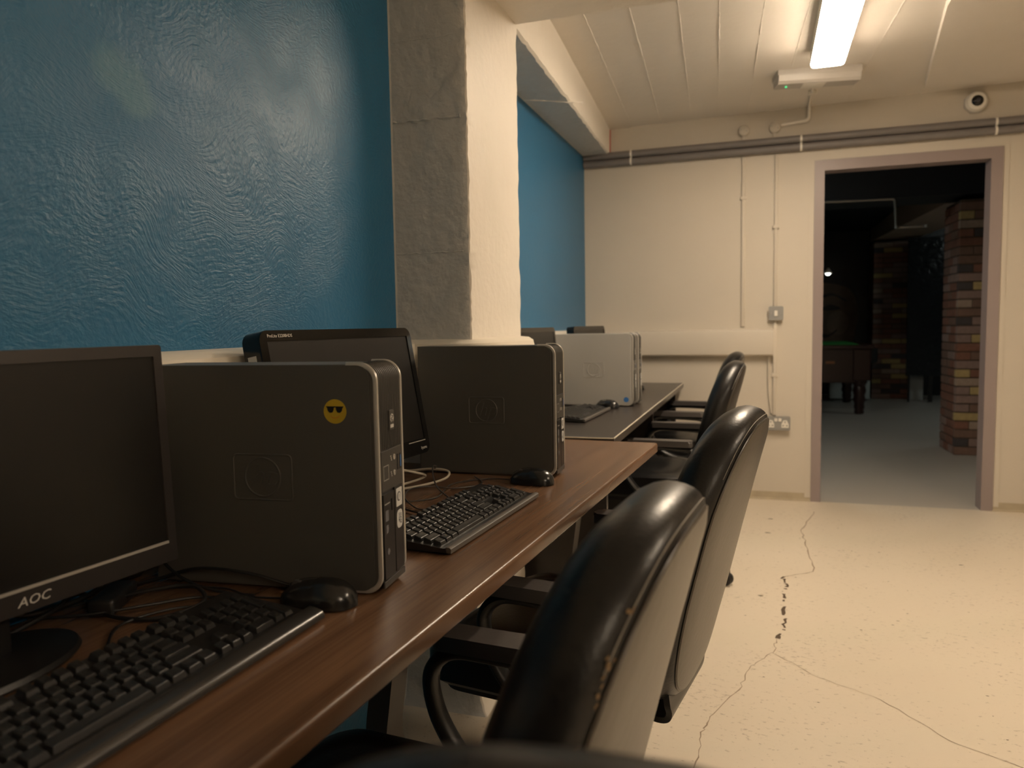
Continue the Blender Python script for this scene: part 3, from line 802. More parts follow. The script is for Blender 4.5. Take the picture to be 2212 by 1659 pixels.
        bm = bmesh.new(); tube(bm, [(ex + .007 * math.cos(R(a)), -.0008, ez - .0075 + .005 * math.sin(R(a))) for a in range(200, 350, 10)], .0006, 5); build('smile', bm, M_orange, s_)
    if sticker == 'blue':
        bm = bmesh.new(); t = bmesh.new(); lathe(t, [(.012, 0), (.012, .0004)], 24); merge(bm, t, 0, Matrix.Translation((-.030, -.0001, .032)) @ Matrix.Rotation(PI / 2, 4, 'X'))
        s_ = build('round_sticker', bm, M_bluest, root); s_['label'] = 'small round blue sticker'
    return root
GT = 'small silver desktop computers standing on the desks'
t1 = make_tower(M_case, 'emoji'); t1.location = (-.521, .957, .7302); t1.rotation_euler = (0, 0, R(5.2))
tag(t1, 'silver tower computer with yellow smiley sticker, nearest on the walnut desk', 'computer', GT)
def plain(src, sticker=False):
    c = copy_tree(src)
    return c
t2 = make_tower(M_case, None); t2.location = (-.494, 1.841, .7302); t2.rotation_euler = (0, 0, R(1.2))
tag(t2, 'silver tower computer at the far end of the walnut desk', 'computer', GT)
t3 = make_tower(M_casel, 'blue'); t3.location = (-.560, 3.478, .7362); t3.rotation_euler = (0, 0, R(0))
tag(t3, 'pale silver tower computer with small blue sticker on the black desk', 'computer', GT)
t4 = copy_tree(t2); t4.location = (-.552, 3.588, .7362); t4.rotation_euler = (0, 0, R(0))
tag(t4, 'silver tower computer standing right behind the pale one on the black desk', 'computer', GT)

# ================================================================== MONITORS
def make_monitor(w_, h, tilt, style, base_h):
    """local: origin on desk under panel centre, screen faces +x; y is width; z up. base_h = bottom edge height"""
    root = empty('monitor', (0, 0, 0))
    zc = base_h + h / 2
    T = Matrix.Translation((0, 0, base_h)) @ Matrix.Rotation(-tilt, 4, 'Y')
    fr = .016 if style == 'aoc' else .020
    bot = .030 if style == 'aoc' else .036
    th = .022 if style == 'aoc' else .042
    rr = .004 if style == 'aoc' else .022
    # housing (back shell)
    bm = bmesh.new(); t = bmesh.new()
    prism(t, rrect(-w_ / 2, w_ / 2, 0, h, rr), -th, -.004, 'x'); merge(bm, t, 0, T)
    t = bmesh.new(); prism(t, rrect(-w_ * .33, w_ * .33, h * .12, h * .8, .03), -th - .022, -th + .002, 'x'); merge(bm, t, 0, T)
    build('housing', bm, M_gloss if style != 'aoc' else M_blackpl, root, True)
    # bezel frame
    bm = bmesh.new(); t = bmesh.new()
    out = rrect(-w_ / 2, w_ / 2, 0, h, rr, 6); inn = rrect(-w_ / 2 + fr, w_ / 2 - fr, bot, h - fr, .0015, 6)
    n = len(out)
    A = [t.verts.new((-.004, p[0], p[1])) for p in out]; B = [t.verts.new((-.0008, *( (p[0] * .997, (p[1] - h / 2) * .997 + h / 2)))) for p in out]
    C_ = [t.verts.new((0, p[0] + (-.0008 if p[0] < 0 else .0008), p[1])) for p in inn]; D_ = [t.verts.new((-.003, p[0], p[1])) for p in inn]
    for X, Y in ((A, B), (B, C_), (C_, D_)):
        for i in range(n): t.faces.new((X[i], X[(i + 1) % n], Y[(i + 1) % n], Y[i]))
    merge(bm, t, 0, T)
    bz = build('bezel', bm, M_monframe if style == 'aoc' else M_gloss, root, True)
    bm = bmesh.new(); t = bmesh.new(); box(t, -.0035, -.0022, -w_ / 2 + fr - .001, w_ / 2 - fr + .001, bot - .001, h - fr + .001); merge(bm, t, 0, T)
    build('screen', bm, M_screen, root)
    if style == 'aoc':
        bm = bmesh.new(); t = bmesh.new(); box(t, -.001, .0014, -w_ / 2 + fr, w_ / 2 - fr, bot - .0030, bot + .0006); merge(bm, t, 0, T); build('bottom_strip', bm, M_trim, bz)
        bm = bmesh.new(); put(bm, text_mesh('AOC', .0155, .0002, .25, 1.15), T @ frame_mtx((.0007, .057, bot * .45), (0, 1, 0), (0, 0, 1))); build('logo', bm, M_logo, bz)
    elif style == 'iiyama':
        bm = bmesh.new(); put(bm, text_mesh('ProLite E2208HDS', .0088, .0002, 0, 1.0, 'LEFT'), T @ frame_mtx((.0007, -w_ / 2 + .020, h - .0115), (0, 1, 0), (0, 0, 1))); build('model_print', bm, M_logo, bz)
        bm = bmesh.new(); put(bm, text_mesh('iiyama', .0105, .0002), T @ frame_mtx((.0007, w_ / 2 - .030, .014), (0, 1, 0), (0, 0, 1))); build('logo', bm, M_logo, bz)
        bm = bmesh.new(); t = bmesh.new(); box(t, -.001, .0006, w_ / 2 - .09, w_ / 2 - .018, bot - .006, bot - .004); merge(bm, t, 0, T); build('bottom_strip', bm, M_logodim, bz)
        bm = bmesh.new(); t = bmesh.new(); box(t, -.034, -.014, -w_ / 2 - .0005, -w_ / 2 + .0005, h - .085, h - .045); merge(bm, t, 0, T); s_ = build('side_label', bm, M_stick, root); s_['label'] = 'small white label on the side'
        bm = bmesh.new(); t = bmesh.new(); box(t, -.026, -.017, -w_ / 2 - .0008, -w_ / 2 - .0004, h - .072, h - .055); merge(bm, t, 0, T); build('label_print', bm, M_bluest, s_)
    # stand
    bm = bmesh.new()
    box(bm, -.055, -.022, -.045, .045, .012, base_h + .05, .008)
    t = bmesh.new(); box(t, -.075, -.02, -.05, .05, base_h + .04, base_h + .16, .01); merge(bm, t)
    build('stand', bm, M_blackpl, root, True)
    bm = bmesh.new()
    lathe(bm, [(.0, .0), (.128, .0), (.132, .004), (.128, .010), (.060, .016), (.0, .018)], 48, mtx=Matrix.Translation((-.045, 0, 0)) @ Matrix.Diagonal((.65, 1, 1, 1)))
    build('base', bm, M_blackpl, root, True)
    return root
GM = 'flat monitors on the desks'
# M1: right bottom corner at (-.783,.85), direction (.096,.995)
W1, H1 = .535, .307
m1 = make_monitor(W1, .305, R(2.4), 'aoc', .067)
d = Vector((.096, .995)).normalized(); c = Vector((-.785, .853)) - d * W1 / 2
m1.location = (c.x, c.y, .7302); m1.rotation_euler = (0, 0, -math.atan2(d.x, d.y)); tag(m1, 'large black monitor cut by the left edge, nearest on the walnut desk', 'monitor', GM)
W2 = .508
m2 = make_monitor(W2, .302, R(10), 'iiyama', .092)
d = Vector((.11, .994)).normalized(); c = Vector((-.752, 1.652)) - d * W2 / 2
m2.location = (c.x, c.y, .7302); m2.rotation_euler = (0, 0, -math.atan2(d.x, d.y)); tag(m2, 'glossy black monitor between the two towers on the walnut desk', 'monitor', GM)
m3 = make_monitor(.47, .29, R(5), 'plain', .085)
m3.location = (-.865, 3.04, .7362); m3.rotation_euler = (0, 0, R(-4)); tag(m3, 'black monitor on the black desk, in front of the pale tower', 'monitor', GM)
m4 = copy_tree(m3); m4.location = (-.875, 4.12, .7362); m4.rotation_euler = (0, 0, R(-9)); tag(m4, 'black monitor farthest away on the black desk', 'monitor', GM)

# ================================================================== KEYBOARDS
def make_keyboard(ledge, ledge_mat):
    """local: +x towards the user, y along the length (numpad at +y), origin centre bottom"""
    root = empty('keyboard', (0, 0, 0)); L_, D_ = .450, .150 + ledge
    bm = bmesh.new()
    poly = [(-.075, 0.003), (-.075, .020), (-.068, .026), (.060, .013), (.064, .014)]
    # body side profile (x,z)
    poly = [(-.078, .004), (-.078, .021), (-.070, .025), (.058, .0115), (.064, .0125), (.066, .004)]
    prism(bm, poly, -L_ / 2, L_ / 2, 'y')
    bd = build('body', bm, M_kb, root)
    bm = bmesh.new()
    if ledge > .015:
        pl_ = [(.0645, .004), (.0645, .0150), (.066, .0180)] + [(.0645 + ledge * math.sin(R(a)), .004 + .0145 * math.cos(R(a)) ** .62) for a in (8, 18, 28, 38, 48, 58, 68, 76, 83, 89)]
    else:
        pl_ = [(.0645, .004), (.0645, .0140), (.0705, .0140), (.0745, .0115), (.0745, .004)]
    prism(bm, pl_, -L_ / 2, L_ / 2, 'y'); build('front_ledge', bm, ledge_mat, root, True)
    U = .0190
    rows = []  # (x centre, list of (y0,width units))
    keys = []
    y0 = -L_ / 2 + .010
    def row(x, items, d=.95):
        y = y0
        for it in items:
            if isinstance(it, tuple): y += it[0] * U; continue
            keys.append((x, y + it * U / 2, it * U - .0022, U * d - .0016)); y += it * U
    row(-.0575, [1, (1,), 1, 1, 1, 1, (.5,), 1, 1, 1, 1, (.5,), 1, 1, 1, 1, (.25,), 1, 1, 1])
    row(-.0335, [1] * 13 + [2, (.25,), 1, 1, 1, (.25,), 1, 1, 1, 1])
    row(-.0145, [1.5] + [1] * 12 + [1.5, (.25,), 1, 1, 1, (.25,), 1, 1, 1])
    row(.0045, [1.75] + [1] * 11 + [2.25, (3.5,), 1, 1, 1])
    row(.0235, [2.25] + [1] * 10 + [2.75, (1.25,), 1, (1.25,), 1, 1, 1])
    row(.0425, [1.25, 1.25, 1.25, 6.25, 1.25, 1.25, 1.25, 1.25, (.25,), 1, 1, 1, (.25,), 2, 1])
    yn = y0 + (15 + .25 + 3 + .25 + 3 + .5) * U
    keys.append((-.005, yn, U - .0022, 2 * U - .002)); keys.append((.033, yn, U - .0022, 2 * U - .002))
    def keymesh(bm, x, y, w_, d_, x0=0, y0_=0):
        zb = .0115 + (.058 - x) * .1055
        t = bmesh.new(); cx, cy = x - x0, y - y0_
        lo = [(-d_ / 2, -w_ / 2), (d_ / 2, -w_ / 2), (d_ / 2, w_ / 2), (-d_ / 2, w_ / 2)]
        a = [t.verts.new((cx + p[0], cy + p[1], zb - .0005 - p[0] * .1055)) for p in lo]
        s = .0030
        b = [t.verts.new((cx + p[0] * .98 + (s * .6 if p[0] < 0 else -s), cy + p[1] + (s if p[1] < 0 else -s), zb + .0070 - p[0] * .20)) for p in lo]
        b2 = [t.verts.new((cx + p[0] * .97 + (s * .4 if p[0] < 0 else -s * .7), cy + p[1] + (s * .65 if p[1] < 0 else -s * .65), zb + .0060 - p[0] * .18)) for p in lo]
        for i in range(4):
            t.faces.new((a[i], a[(i + 1) % 4], b2[(i + 1) % 4], b2[i])); t.faces.new((b2[i], b2[(i + 1) % 4], b[(i + 1) % 4], b[i]))
        mid = t.verts.new((cx, cy, zb + .0062))
        for i in range(4): t.faces.new((b[i], b[(i + 1) % 4], mid))
        merge(bm, t)
    keys.sort(key=lambda k: k[1])
    n_st = max(0, len(keys) - 98)
    # the few at the far left of the board go into one piece
    bm = bmesh.new()
    for k in keys[:n_st]: keymesh(bm, *k)
    if n_st: o = build('key_cluster', bm, M_key, root); o['kind'] = 'stuff'
    for k in keys[n_st:]:
        bm = bmesh.new(); keymesh(bm, *k); build('key', bm, M_key, root)
    return root
GK = 'black keyboards on the desks'
M_ledge1 = mat('satin_black_ledge', (.03, .028, .026), .26, spec=.8)
M_ledge2 = mat('grey_ledge', (.10, .09, .08), .35)
k1 = make_keyboard(.026, M_ledge1); k1.location = (-.647, .632, .7302); k1.rotation_euler = (0, 0, R(-1.5)); tag(k1, 'black keyboard with shiny rounded front ledge beside the near monitor', 'keyboard', GK)
k2 = make_keyboard(.010, M_ledge2); k2.location = (-.560, 1.393, .7302); k2.rotation_euler = (0, 0, R(-3.2)); tag(k2, 'black keyboard between the two towers on the walnut desk', 'keyboard', GK)
k3 = copy_tree(k2); k3.location = (-.715, 3.10, .7362); k3.rotation_euler = (0, 0, R(-2)); tag(k3, 'black keyboard on the black desk', 'keyboard', GK)

# ================================================================== MICE
def make_mouse():
    """local: nose towards -x, origin at bottom centre"""
    root = empty('computer_mouse'); bm = bmesh.new()
    NU, NV = 20, 12; L_, Wd, Hh = .058, .031, .037
    grid = []
    for i in range(NU + 1):
        u = -1 + 2 * i / NU
        pr = max(0, 1 - abs(u) ** 2.6) ** .5
        hz = Hh * pr * (1 + .10 * u) * (.93 if u < 0 else 1)
        wd = Wd * max(0, 1 - abs(u) ** 3.2) ** .5 * (1 - .08 * (1 - u) * .5)
        grid.append([bm.verts.new((u * L_, wd * math.cos(PI * j / NV), .002 + max(hz, .0) * math.sin(PI * j / NV) ** .75)) for j in range(NV + 1)])
    for A, B in zip(grid, grid[1:]):
        for j in range(NV): bm.faces.new((A[j], A[j + 1], B[j + 1], B[j]))
    for i in range(NU): bm.faces.new((grid[i][0], grid[i + 1][0], grid[i + 1][NV], grid[i][NV]))
    bmesh.ops.remove_doubles(bm, verts=bm.verts, dist=.0002)
    build('shell', bm, M_gloss2, root, True)
    bm = bmesh.new(); t = bmesh.new(); lathe(t, [(.0085, -.003), (.0095, -.002), (.0095, .002), (.0085, .003)], 16); merge(bm, t, 0, Matrix.Translation((-.031, 0, .0255)) @ Matrix.Rotation(PI / 2, 4, 'X')); build('scroll_wheel', bm, M_gcable, root, True)
    bm = bmesh.new(); tube(bm, [(-.052, 0, .022), (-.040, 0, .0305), (-.020, 0, .0375), (0, 0, .0398)], .0006, 5); build('button_seam', bm, M_black, root)
    return root
M_gloss2 = mat('satin_black_shell', (.014, .014, .014), .22, spec=.6)
GMo = 'black computer mice'
def mouse_cord(root, pts, m=M_cable, r=.0016):
    bm = bmesh.new(); inv = root.matrix_basis.inverted()
    tube(bm, [inv @ p for p in smoothpts(pts, 8)], r, 7); build('cord', bm, m, root, True)
mo = []
for (x, y, z, rz, lb) in ((-.592, .905, .7302, 8, 'black mouse in front of the near tower with the smiley sticker'),
                          (-.533, 1.762, .7302, -4, 'glossy black mouse in front of the far walnut desk tower'),
                          (-.665, 3.405, .7362, -20, 'black mouse beside the pale tower on the black desk'),
                          (-.690, 4.36, .7362, 0, 'black mouse mostly hidden behind the towers on the black desk')):
    r_ = make_mouse() if not mo else None
    if r_ is None: r_ = copy_tree(proto_mouse)
    else: proto_mouse = r_
    r_.location = (x, y, z); r_.rotation_euler = (0, 0, R(rz)); r_.scale = (1, 1, 1); tag(r_, lb, 'computer mouse', GMo); mo.append(r_)
Z1 = .7322
mouse_cord(mo[0], [(-.650, .897, .737), (-.70, .895, Z1 + .003), (-.76, .91, .737), (-.82, .88, .742), (-.87, .86, .739), (-.92, .80, .735), (-.94, .7, .735)])
mouse_cord(mo[1], [(-.591, 1.766, .737), (-.66, 1.78, .733), (-.72, 1.70, .733), (-.70, 1.55, .733), (-.78, 1.50, .733), (-.84, 1.60, .733)], M_gcable)

# ================================================================== CABLES
def cable(pts, r, m, lb, name='cable', k=8):
    bm = bmesh.new(); P = smoothpts(pts, k)
    zf = .7302 + r
    P = [Vector((p.x, p.y, max(p.z, zf))) for p in P]
    tube(bm, P, r, 8); o = build(name, bm, m, smooth=True); tag(o, lb, 'cable'); return o
cable([(-.93, 1.62, .80), (-.87, 1.60, .79), (-.82, 1.58, .790), (-.785, 1.62, .775), (-.785, 1.68, .752), (-.84, 1.60, .738), (-.90, 1.50, .735), (-.94, 1.4, .735)], .0030, M_wcable, 'ivory network cable bending beside the glossy monitor')
cable([(-.95, 1.80, .735), (-.88, 1.77, .745), (-.80, 1.755, .757), (-.745, 1.735, .757), (-.735, 1.69, .748), (-.78, 1.64, .738), (-.86, 1.56, .735), (-.94, 1.55, .735)], .0030, M_wcable, 'ivory cable loop lying on the desk before the far tower')
cable([(-.635, 1.50, .742), (-.69, 1.545, .758), (-.735, 1.62, .772), (-.765, 1.69, .778), (-.780, 1.74, .765), (-.83, 1.78, .740), (-.92, 1.80, .736)], .0018, M_gcable, 'thin grey keyboard lead arching up behind the middle keyboard')
cable([(-.63, 1.38, .74), (-.70, 1.42, .735), (-.76, 1.46, .735), (-.82, 1.46, .735), (-.86, 1.52, .740), (-.92, 1.58, .735)], .0022, M_cable, 'black cable behind the middle keyboard')
cable([(-.66, 1.44, .733), (-.70, 1.45, .734), (-.75, 1.50, .742), (-.77, 1.57, .745), (-.75, 1.63, .740), (-.69, 1.65, .735), (-.65, 1.72, .733), (-.70, 1.80, .734)], .0018, M_gcable, 'thin grey lead looping on the desk between keyboard and tower')
cable([(-.67, .875, .733), (-.70, .86, .733), (-.77, .83, .735), (-.80, .76, .735), (-.76, .70, .733), (-.735, .69, .735)], .0019, M_cable, 'thin black lead of the near keyboard')
cable([(-.60, .936, .734), (-.66, .930, .745), (-.72, .915, .762), (-.80, .905, .765), (-.87, .895, .745), (-.93, .86, .735)], .0026, M_cable, 'black cable arching along the near tower')
cable([(-.97, 1.12, .86), (-.94, .99, .83), (-.90, .915, .80), (-.85, .90, .765), (-.80, .895, .745), (-.745, .90, .735), (-.70, .905, .733)], .0024, M_cable, 'black cable hanging behind the near monitor')
cable([(-.90, .80, .735), (-.84, .84, .748), (-.78, .87, .752), (-.74, .845, .741), (-.77, .79, .735), (-.84, .78, .735), (-.93, .82, .735)], .0030, M_cable, 'thick black cable coiled beside the near monitor')
cable([(-.94, .74, .735), (-.87, .77, .737), (-.81, .82, .739), (-.77, .87, .736), (-.71, .88, .734), (-.68, .865, .733)], .0022, M_cable, 'black cable lying behind the near keyboard')
for q_, (z_, lb_) in enumerate(((.80, 'added black cable darkening the wall behind the near monitor'), (.77, 'added black cable darkening the gap behind the near monitor stand'), (.745, 'added black cable darkening the foot of the near monitor'))):  # extra cables added to darken the shaded strip under the near monitor
    rn = random.Random(40 + q_)
    pts_ = []
    for j in range(11):
        yy = .25 + j * .07
        pts_.append((-.915 - .0358 * (yy - .5) + .022 * math.sin(j * 1.7 + q_), yy + rn.uniform(-.02, .02), z_ + rn.uniform(-.03, .03)))
    cable(pts_, .0035, M_cable, lb_)
# adapter block
bm = bmesh.new(); box(bm, -.018, .018, -.045, .045, 0, .024, .005, 3)
o = build('power_adapter', bm, M_blackpl, smooth=True, loc=(-.875, .82, .7302), rot=(0, 0, R(25))); tag(o, 'small black power adapter among cables behind the near monitor', 'adapter')

# ================================================================== CHAIRS
def make_chair():
    """local: +x = forward (towards the desk), origin on the floor under the stem"""
    root = empty('office_chair')
    zb, zt = .372, .955
    LEAN = .245
    def xo(z, y, off):      # outer back surface; off = depth towards front
        x = -.245 - LEAN * (z - .45) - .03 * max(0, (z - .78)) ** 1.0
        x += .9 * (y * y) * .35          # wings curve forward
        return x + off
    outline = []
    hw = .235
    NP = 72
    for k in range(NP):
        a = 2 * PI * k / NP; ca, sa = math.cos(a), math.sin(a)
        ex = 2.75 if sa > 0 else 3.0
        y = hw * math.copysign(abs(ca) ** (2 / ex), ca); z = (zb + zt) / 2 + (zt - zb) / 2 * math.copysign(abs(sa) ** (2 / ex), sa)
        nar = 1 - .10 * max(0, (.60 - z) / .23)      # narrower at the bottom
        top = 1 - .05 * max(0, (z - .80) / .15)
        outline.append((y * nar * top, z))
    cz = (zb + zt) / 2 + .02
    def ring(s, off, bm):
        vs = []
        for y, z in outline:
            # inset by distance rather than pure scale
            d = Vector((y, z - cz)); L_ = d.length; q = d * (1 - s / L_) if L_ > s else d * .02
            yy, zz = q.x, cz + q.y
            vs.append(bm.verts.new((xo(zz, yy, off), yy, zz)))
        return vs
    def skin(bm, rings, cap0=None, cap1=None):
        for A, B in zip(rings, rings[1:]):
            n = len(A)
            for i in range(n): bm.faces.new((A[i], A[(i + 1) % n], B[(i + 1) % n], B[i]))
    # front cushion (wraps round the edge)
    bm = bmesh.new()
    pr = [(.026, -.0005), (.018, .0035), (.011, .010), (.006, .018), (.0025, .028), (.0005, .038), (.0, .048), (.003, .060), (.010, .072), (.022, .082), (.036, .0875), (.052, .0880), (.058, .0860), (.062, .087), (.08, .095), (.12, .100), (.17, .101), (.215, .101)]
    rings = [ring(s, off, bm) for s, off in pr]; skin(bm, rings); bm.faces.new(rings[-1]); bm.faces.new(rings[0])
    back = build('backrest', bm, M_leather, root, True)
    # outer back panel
    bm = bmesh.new()
    pr = [(.0265, .004), (.0255, .000), (.027, -.003), (.040, -.0055), (.10, -.007), (.20, -.007)]
    rings = [ring(s, off, bm) for s, off in pr]; skin(bm, rings); bm.faces.new(rings[-1]); bm.faces.new(rings[0])
    bp = build('back_panel', bm, M_leatherback, root, True)
    # seam piping and stitching
    bm = bmesh.new(); P = []
    for y, z in outline:
        d = Vector((y, z - cz)); q = d * (1 - .0250 / d.length); yy, zz = q.x, cz + q.y; P.append((xo(zz, yy, -.0008), yy, zz))
    tube(bm, P, .0016, 6, closed=True); build('piping', bm, M_leatherback, bp, True)
    bm = bmesh.new(); P = []
    for y, z in outline:
        d = Vector((y, z - cz)); q = d * (1 - .0575 / d.length); yy, zz = q.x, cz + q.y; P.append((xo(zz, yy, .0866), yy, zz))
    tube(bm, P, .0009, 5, closed=True); build('front_stitching', bm, M_black, back, True)
    bm = bmesh.new(); P = []
    for i, (y, z) in enumerate(outline):
        if z > .84:
            d = Vector((y, z - cz)); q = d * (1 - .0165 / d.length); yy, zz = q.x, cz + q.y; P.append((y, (xo(zz, yy, .0042), yy, zz)))
    P = [p for _, p in sorted(P)]
    tube(bm, P, .0007, 5); build('top_stitching', bm, M_thread, back, True)
    # seat
    bm = bmesh.new(); rings = []
    so = rrect(-.150, .285, -.245, .245, .075, 8)
    def sring(ins, z, dz_front=0):
        vs = []
        for x, y in so:
            xx = x - math.copysign(min(ins, abs(x) * .95), x); yy = y - math.copysign(min(ins, abs(y) * .95), y)
            f = max(0, (xx - .15) / .135); vs.append(bm.verts.new((xx, yy, z - .022 * f * f * (1 if z > .46 else .2) + .012 * (abs(yy) / .245) ** 2 * (1 if z > .46 else 0))))
        return vs
    rings = [sring(.05, .385), sring(.012, .388), sring(0, .40), sring(0, .445), sring(.006, .465), sring(.022, .478), sring(.05, .484), sring(.055, .482), sring(.075, .488), sring(.12, .490), sring(.17, .488)]
    skin(bm, rings); bm.faces.new(rings[0]); bm.faces.new(rings[-1])
    seat = build('seat', bm, M_leather, root, True)
    bm = bmesh.new(); prism(bm, rrect(-.13, .25, -.215, .215, .05), .368, .387, 'z'); build('seat_pan', bm, M_blackpl, root, True)
    # rear bracket joining seat and back
    bm = bmesh.new(); rows_ = []
    P = [(-.02, .372), (-.10, .352), (-.17, .342), (-.205, .350), (-.218, .372), (-.216, .40), (-.212, .43)]
    P3 = smoothpts([(x, 0, z) for x, z in P], 5)
    prev = None
    for i, p in enumerate(P3):
        tpar = i / (len(P3) - 1); wv = .07 + .07 * min(1, tpar * 1.3)
        r4 = [bm.verts.new(p + Vector(q)) for q in ((0, -wv, -.006), (0, wv, -.006), (.0, wv, .006), (.0, -wv, .006))]
        tt = (P3[min(i + 1, len(P3) - 1)] - P3[max(0, i - 1)]).normalized(); nn = Vector((-tt.z, 0, tt.x))
        for v, s in zip(r4, (-1, -1, 1, 1)): v.co = Vector((p.x, v.co.y, p.z)) + nn * s * .006
        if prev:
            for k in range(4): bm.faces.new((prev[k], prev[(k + 1) % 4], r4[(k + 1) % 4], r4[k]))
        else: bm.faces.new(r4)
        prev = r4
    bm.faces.new(prev); build('back_bracket', bm, M_blackpl, root, True)
    # arms
    for s in (-1, 1):
        y = s * .280
        bm = bmesh.new()
        P = [(-.180, .612), (-.10, .622), (.0, .625), (.055, .622), (.090, .598), (.100, .560), (.082, .500), (.035, .440), (-.03, .410), (-.09, .405), (-.135, .43), (-.170, .50), (-.190, .57)]
        tube(bm, smoothpts([(x, y, z) for x, z in [(a_, b_ - .010) for a_, b_ in P]], 6, True), .0125, 12, closed=True, ry=.019, up=(0, 1, 0))
        box(bm, -.10, .03, min(y, y - s * .075), max(y, y - s * .075), .372, .400, .006)
        arm = build('armrest', bm, M_blackpl, root, True)
        bm = bmesh.new()
        t = bmesh.new(); prism(t, rrect(-.185, .085, -.0275, .0275, .012, 5), .630, .655, 'z')
        bmesh.ops.bevel(t, geom=[e_ for e_ in t.edges if abs(e_.verts[0].co.z - .655) < 1e-4 and abs(e_.verts[1].co.z - .655) < 1e-4], offset=.006, segments=3, affect='EDGES')
        merge(bm, t, 0, Matrix.Translation((0, y, -.010)))
        build('arm_pad', bm, M_armpad, arm, True)
    # gas lift, mechanism
    bm = bmesh.new(); box(bm, -.07, .09, -.06, .06, .325, .370, .008); build('tilt_mechanism', bm, M_blackpl, root, True)
    bm = bmesh.new(); tube(bm, [(.04, -.05, .345), (.05, -.16, .348), (.05, -.215, .345)], .005, 8); box(bm, .038, .062, -.26, -.21, .338, .352, .004); build('lever', bm, M_blackpl, root, True)
    bm = bmesh.new(); lathe(bm, [(.026, .075), (.030, .08), (.030, .20), (.016, .205), (.014, .33)], 20); build('gas_lift', bm, M_blackpl, root, True)
    bm = bmesh.new(); lathe(bm, [(.045, .065), (.05, .075), (.045, .105), (.032, .12)], 20)
    base = build('base_hub', bm, M_blackpl, root, True)
    for k in range(5):
        a = R(20.6 + 72 * k)
        m = Matrix.Rotation(a, 4, 'Z')
        bm = bmesh.new(); t = bmesh.new()
        tube(t, [(.03, 0, .09), (.12, 0, .088), (.23, 0, .078), (.318, 0, .070)], [.024, .021, .017, .014], 10)
        merge(bm, t, 0, m); lg = build('leg', bm, M_blackpl, root, True)
        bm = bmesh.new(); t = bmesh.new()
        for s in (-1, 1):
            t2_ = bmesh.new(); lathe(t2_, [(.012, -.009), (.024, -.008), (.026, -.003), (.026, .004), (.022, .008)], 18); merge(t, t2_, 0, Matrix.Translation((.313, s * .013, .0262)) @ Matrix.Rotation(s * PI / 2, 4, 'X'))
        box(t, .298, .328, -.006, .006, .026, .066, .003)
        merge(bm, t, 0, m); build('caster', bm, M_blackpl, lg, True)
    return root, outline, cz, xo
chair, OUTL, OCZ, XO = make_chair()
GC = 'black leather office chairs at the desks'
chairs = []
for i, (x, y, rz, lb) in enumerate((
        (-.424, .780, 180 - 5.5, 'black leather office chair with peeled brown patches along its back edge'),
        (-.356, 1.578, 180 - 9, 'black leather office chair at the walnut desk, directly behind the one with peeled patches'),
        (-.428, 3.375, 180 - 3, 'black leather office chair at the black desk, nearer of two'),
        (-.455, 4.39, 180 - 3, 'black leather office chair at the black desk, closest to the far wall'),
        (-.038, -.058, -85.75, 'black office chair whose blurred top edge fills the bottom of the view'))):
    c = chair if i == 0 else copy_tree(chair)
    c.location = (x, y, 0); c.rotation_euler = (0, 0, R(rz)); tag(c, lb, 'office chair', GC); chairs.append(c)
    if i == 4: c.scale = (1, 1, .995)
    if i == 1:
        for q in kids(c):
            if q.name.startswith('leg'): q.rotation_euler = (0, 0, R(36))

# peeled patches along the seam of the first chair (sub-part of its backrest)
bk = [c for c in kids(chairs[0]) if c.name.startswith('backrest')][0]
bm = bmesh.new(); rnd = random.Random(21)
def seam_pt(yv, zv, off, out=.0012):
    return Vector((XO(zv, yv, off), yv, zv))
side = [(y, z) for (y, z) in OUTL]
cands = []
for i, (y, z) in enumerate(side):
    # the near side is local +y (towards the camera after the half turn)
    if y > .12 and .55 < z < .90: cands.append((z, y))
cands.sort()
def edge_y(z):
    for (z0, y0), (z1, y1) in zip(cands, cands[1:]):
        if z0 <= z <= z1: return y0 + (y1 - y0) * (z - z0) / (z1 - z0)
    return cands[0][1] if z < cands[0][0] else cands[-1][1]
PRF = [(.026, -.0005), (.018, .0035), (.011, .010), (.006, .018), (.0025, .028), (.0005, .038)]
def prof_pt(u, z):
    u = max(0, min(4.999, u)); i = int(u); f = u - i
    s_ = PRF[i][0] * (1 - f) + PRF[i + 1][0] * f - .0018; off = PRF[i][1] * (1 - f) + PRF[i + 1][1] * f
    y = edge_y(z) - s_; return Vector((XO(z, y, off), y, z))
for k in range(120):
    z = rnd.gauss(.725, .03) if k < 95 else rnd.uniform(.58, .90)
    u = rnd.uniform(.2, 3.6) if k < 95 else rnd.uniform(.2, 1.5)
    r = rnd.uniform(.0012, .0048) if k < 95 else rnd.uniform(.0008, .002)
    n = 7; vs = []
    for q in range(n):
        a = 2 * PI * q / n; rr = r * rnd.uniform(.5, 1.3)
        vs.append(bm.verts.new(prof_pt(u + rr * math.cos(a) / .0065, z + rr * 1.4 * math.sin(a))))
    bm.faces.new(vs)
o = build('peeled_patch', bm, M_peel, bk, 'keep'); o['label'] = 'peeled brown patches along the seam'; o['kind'] = 'stuff'

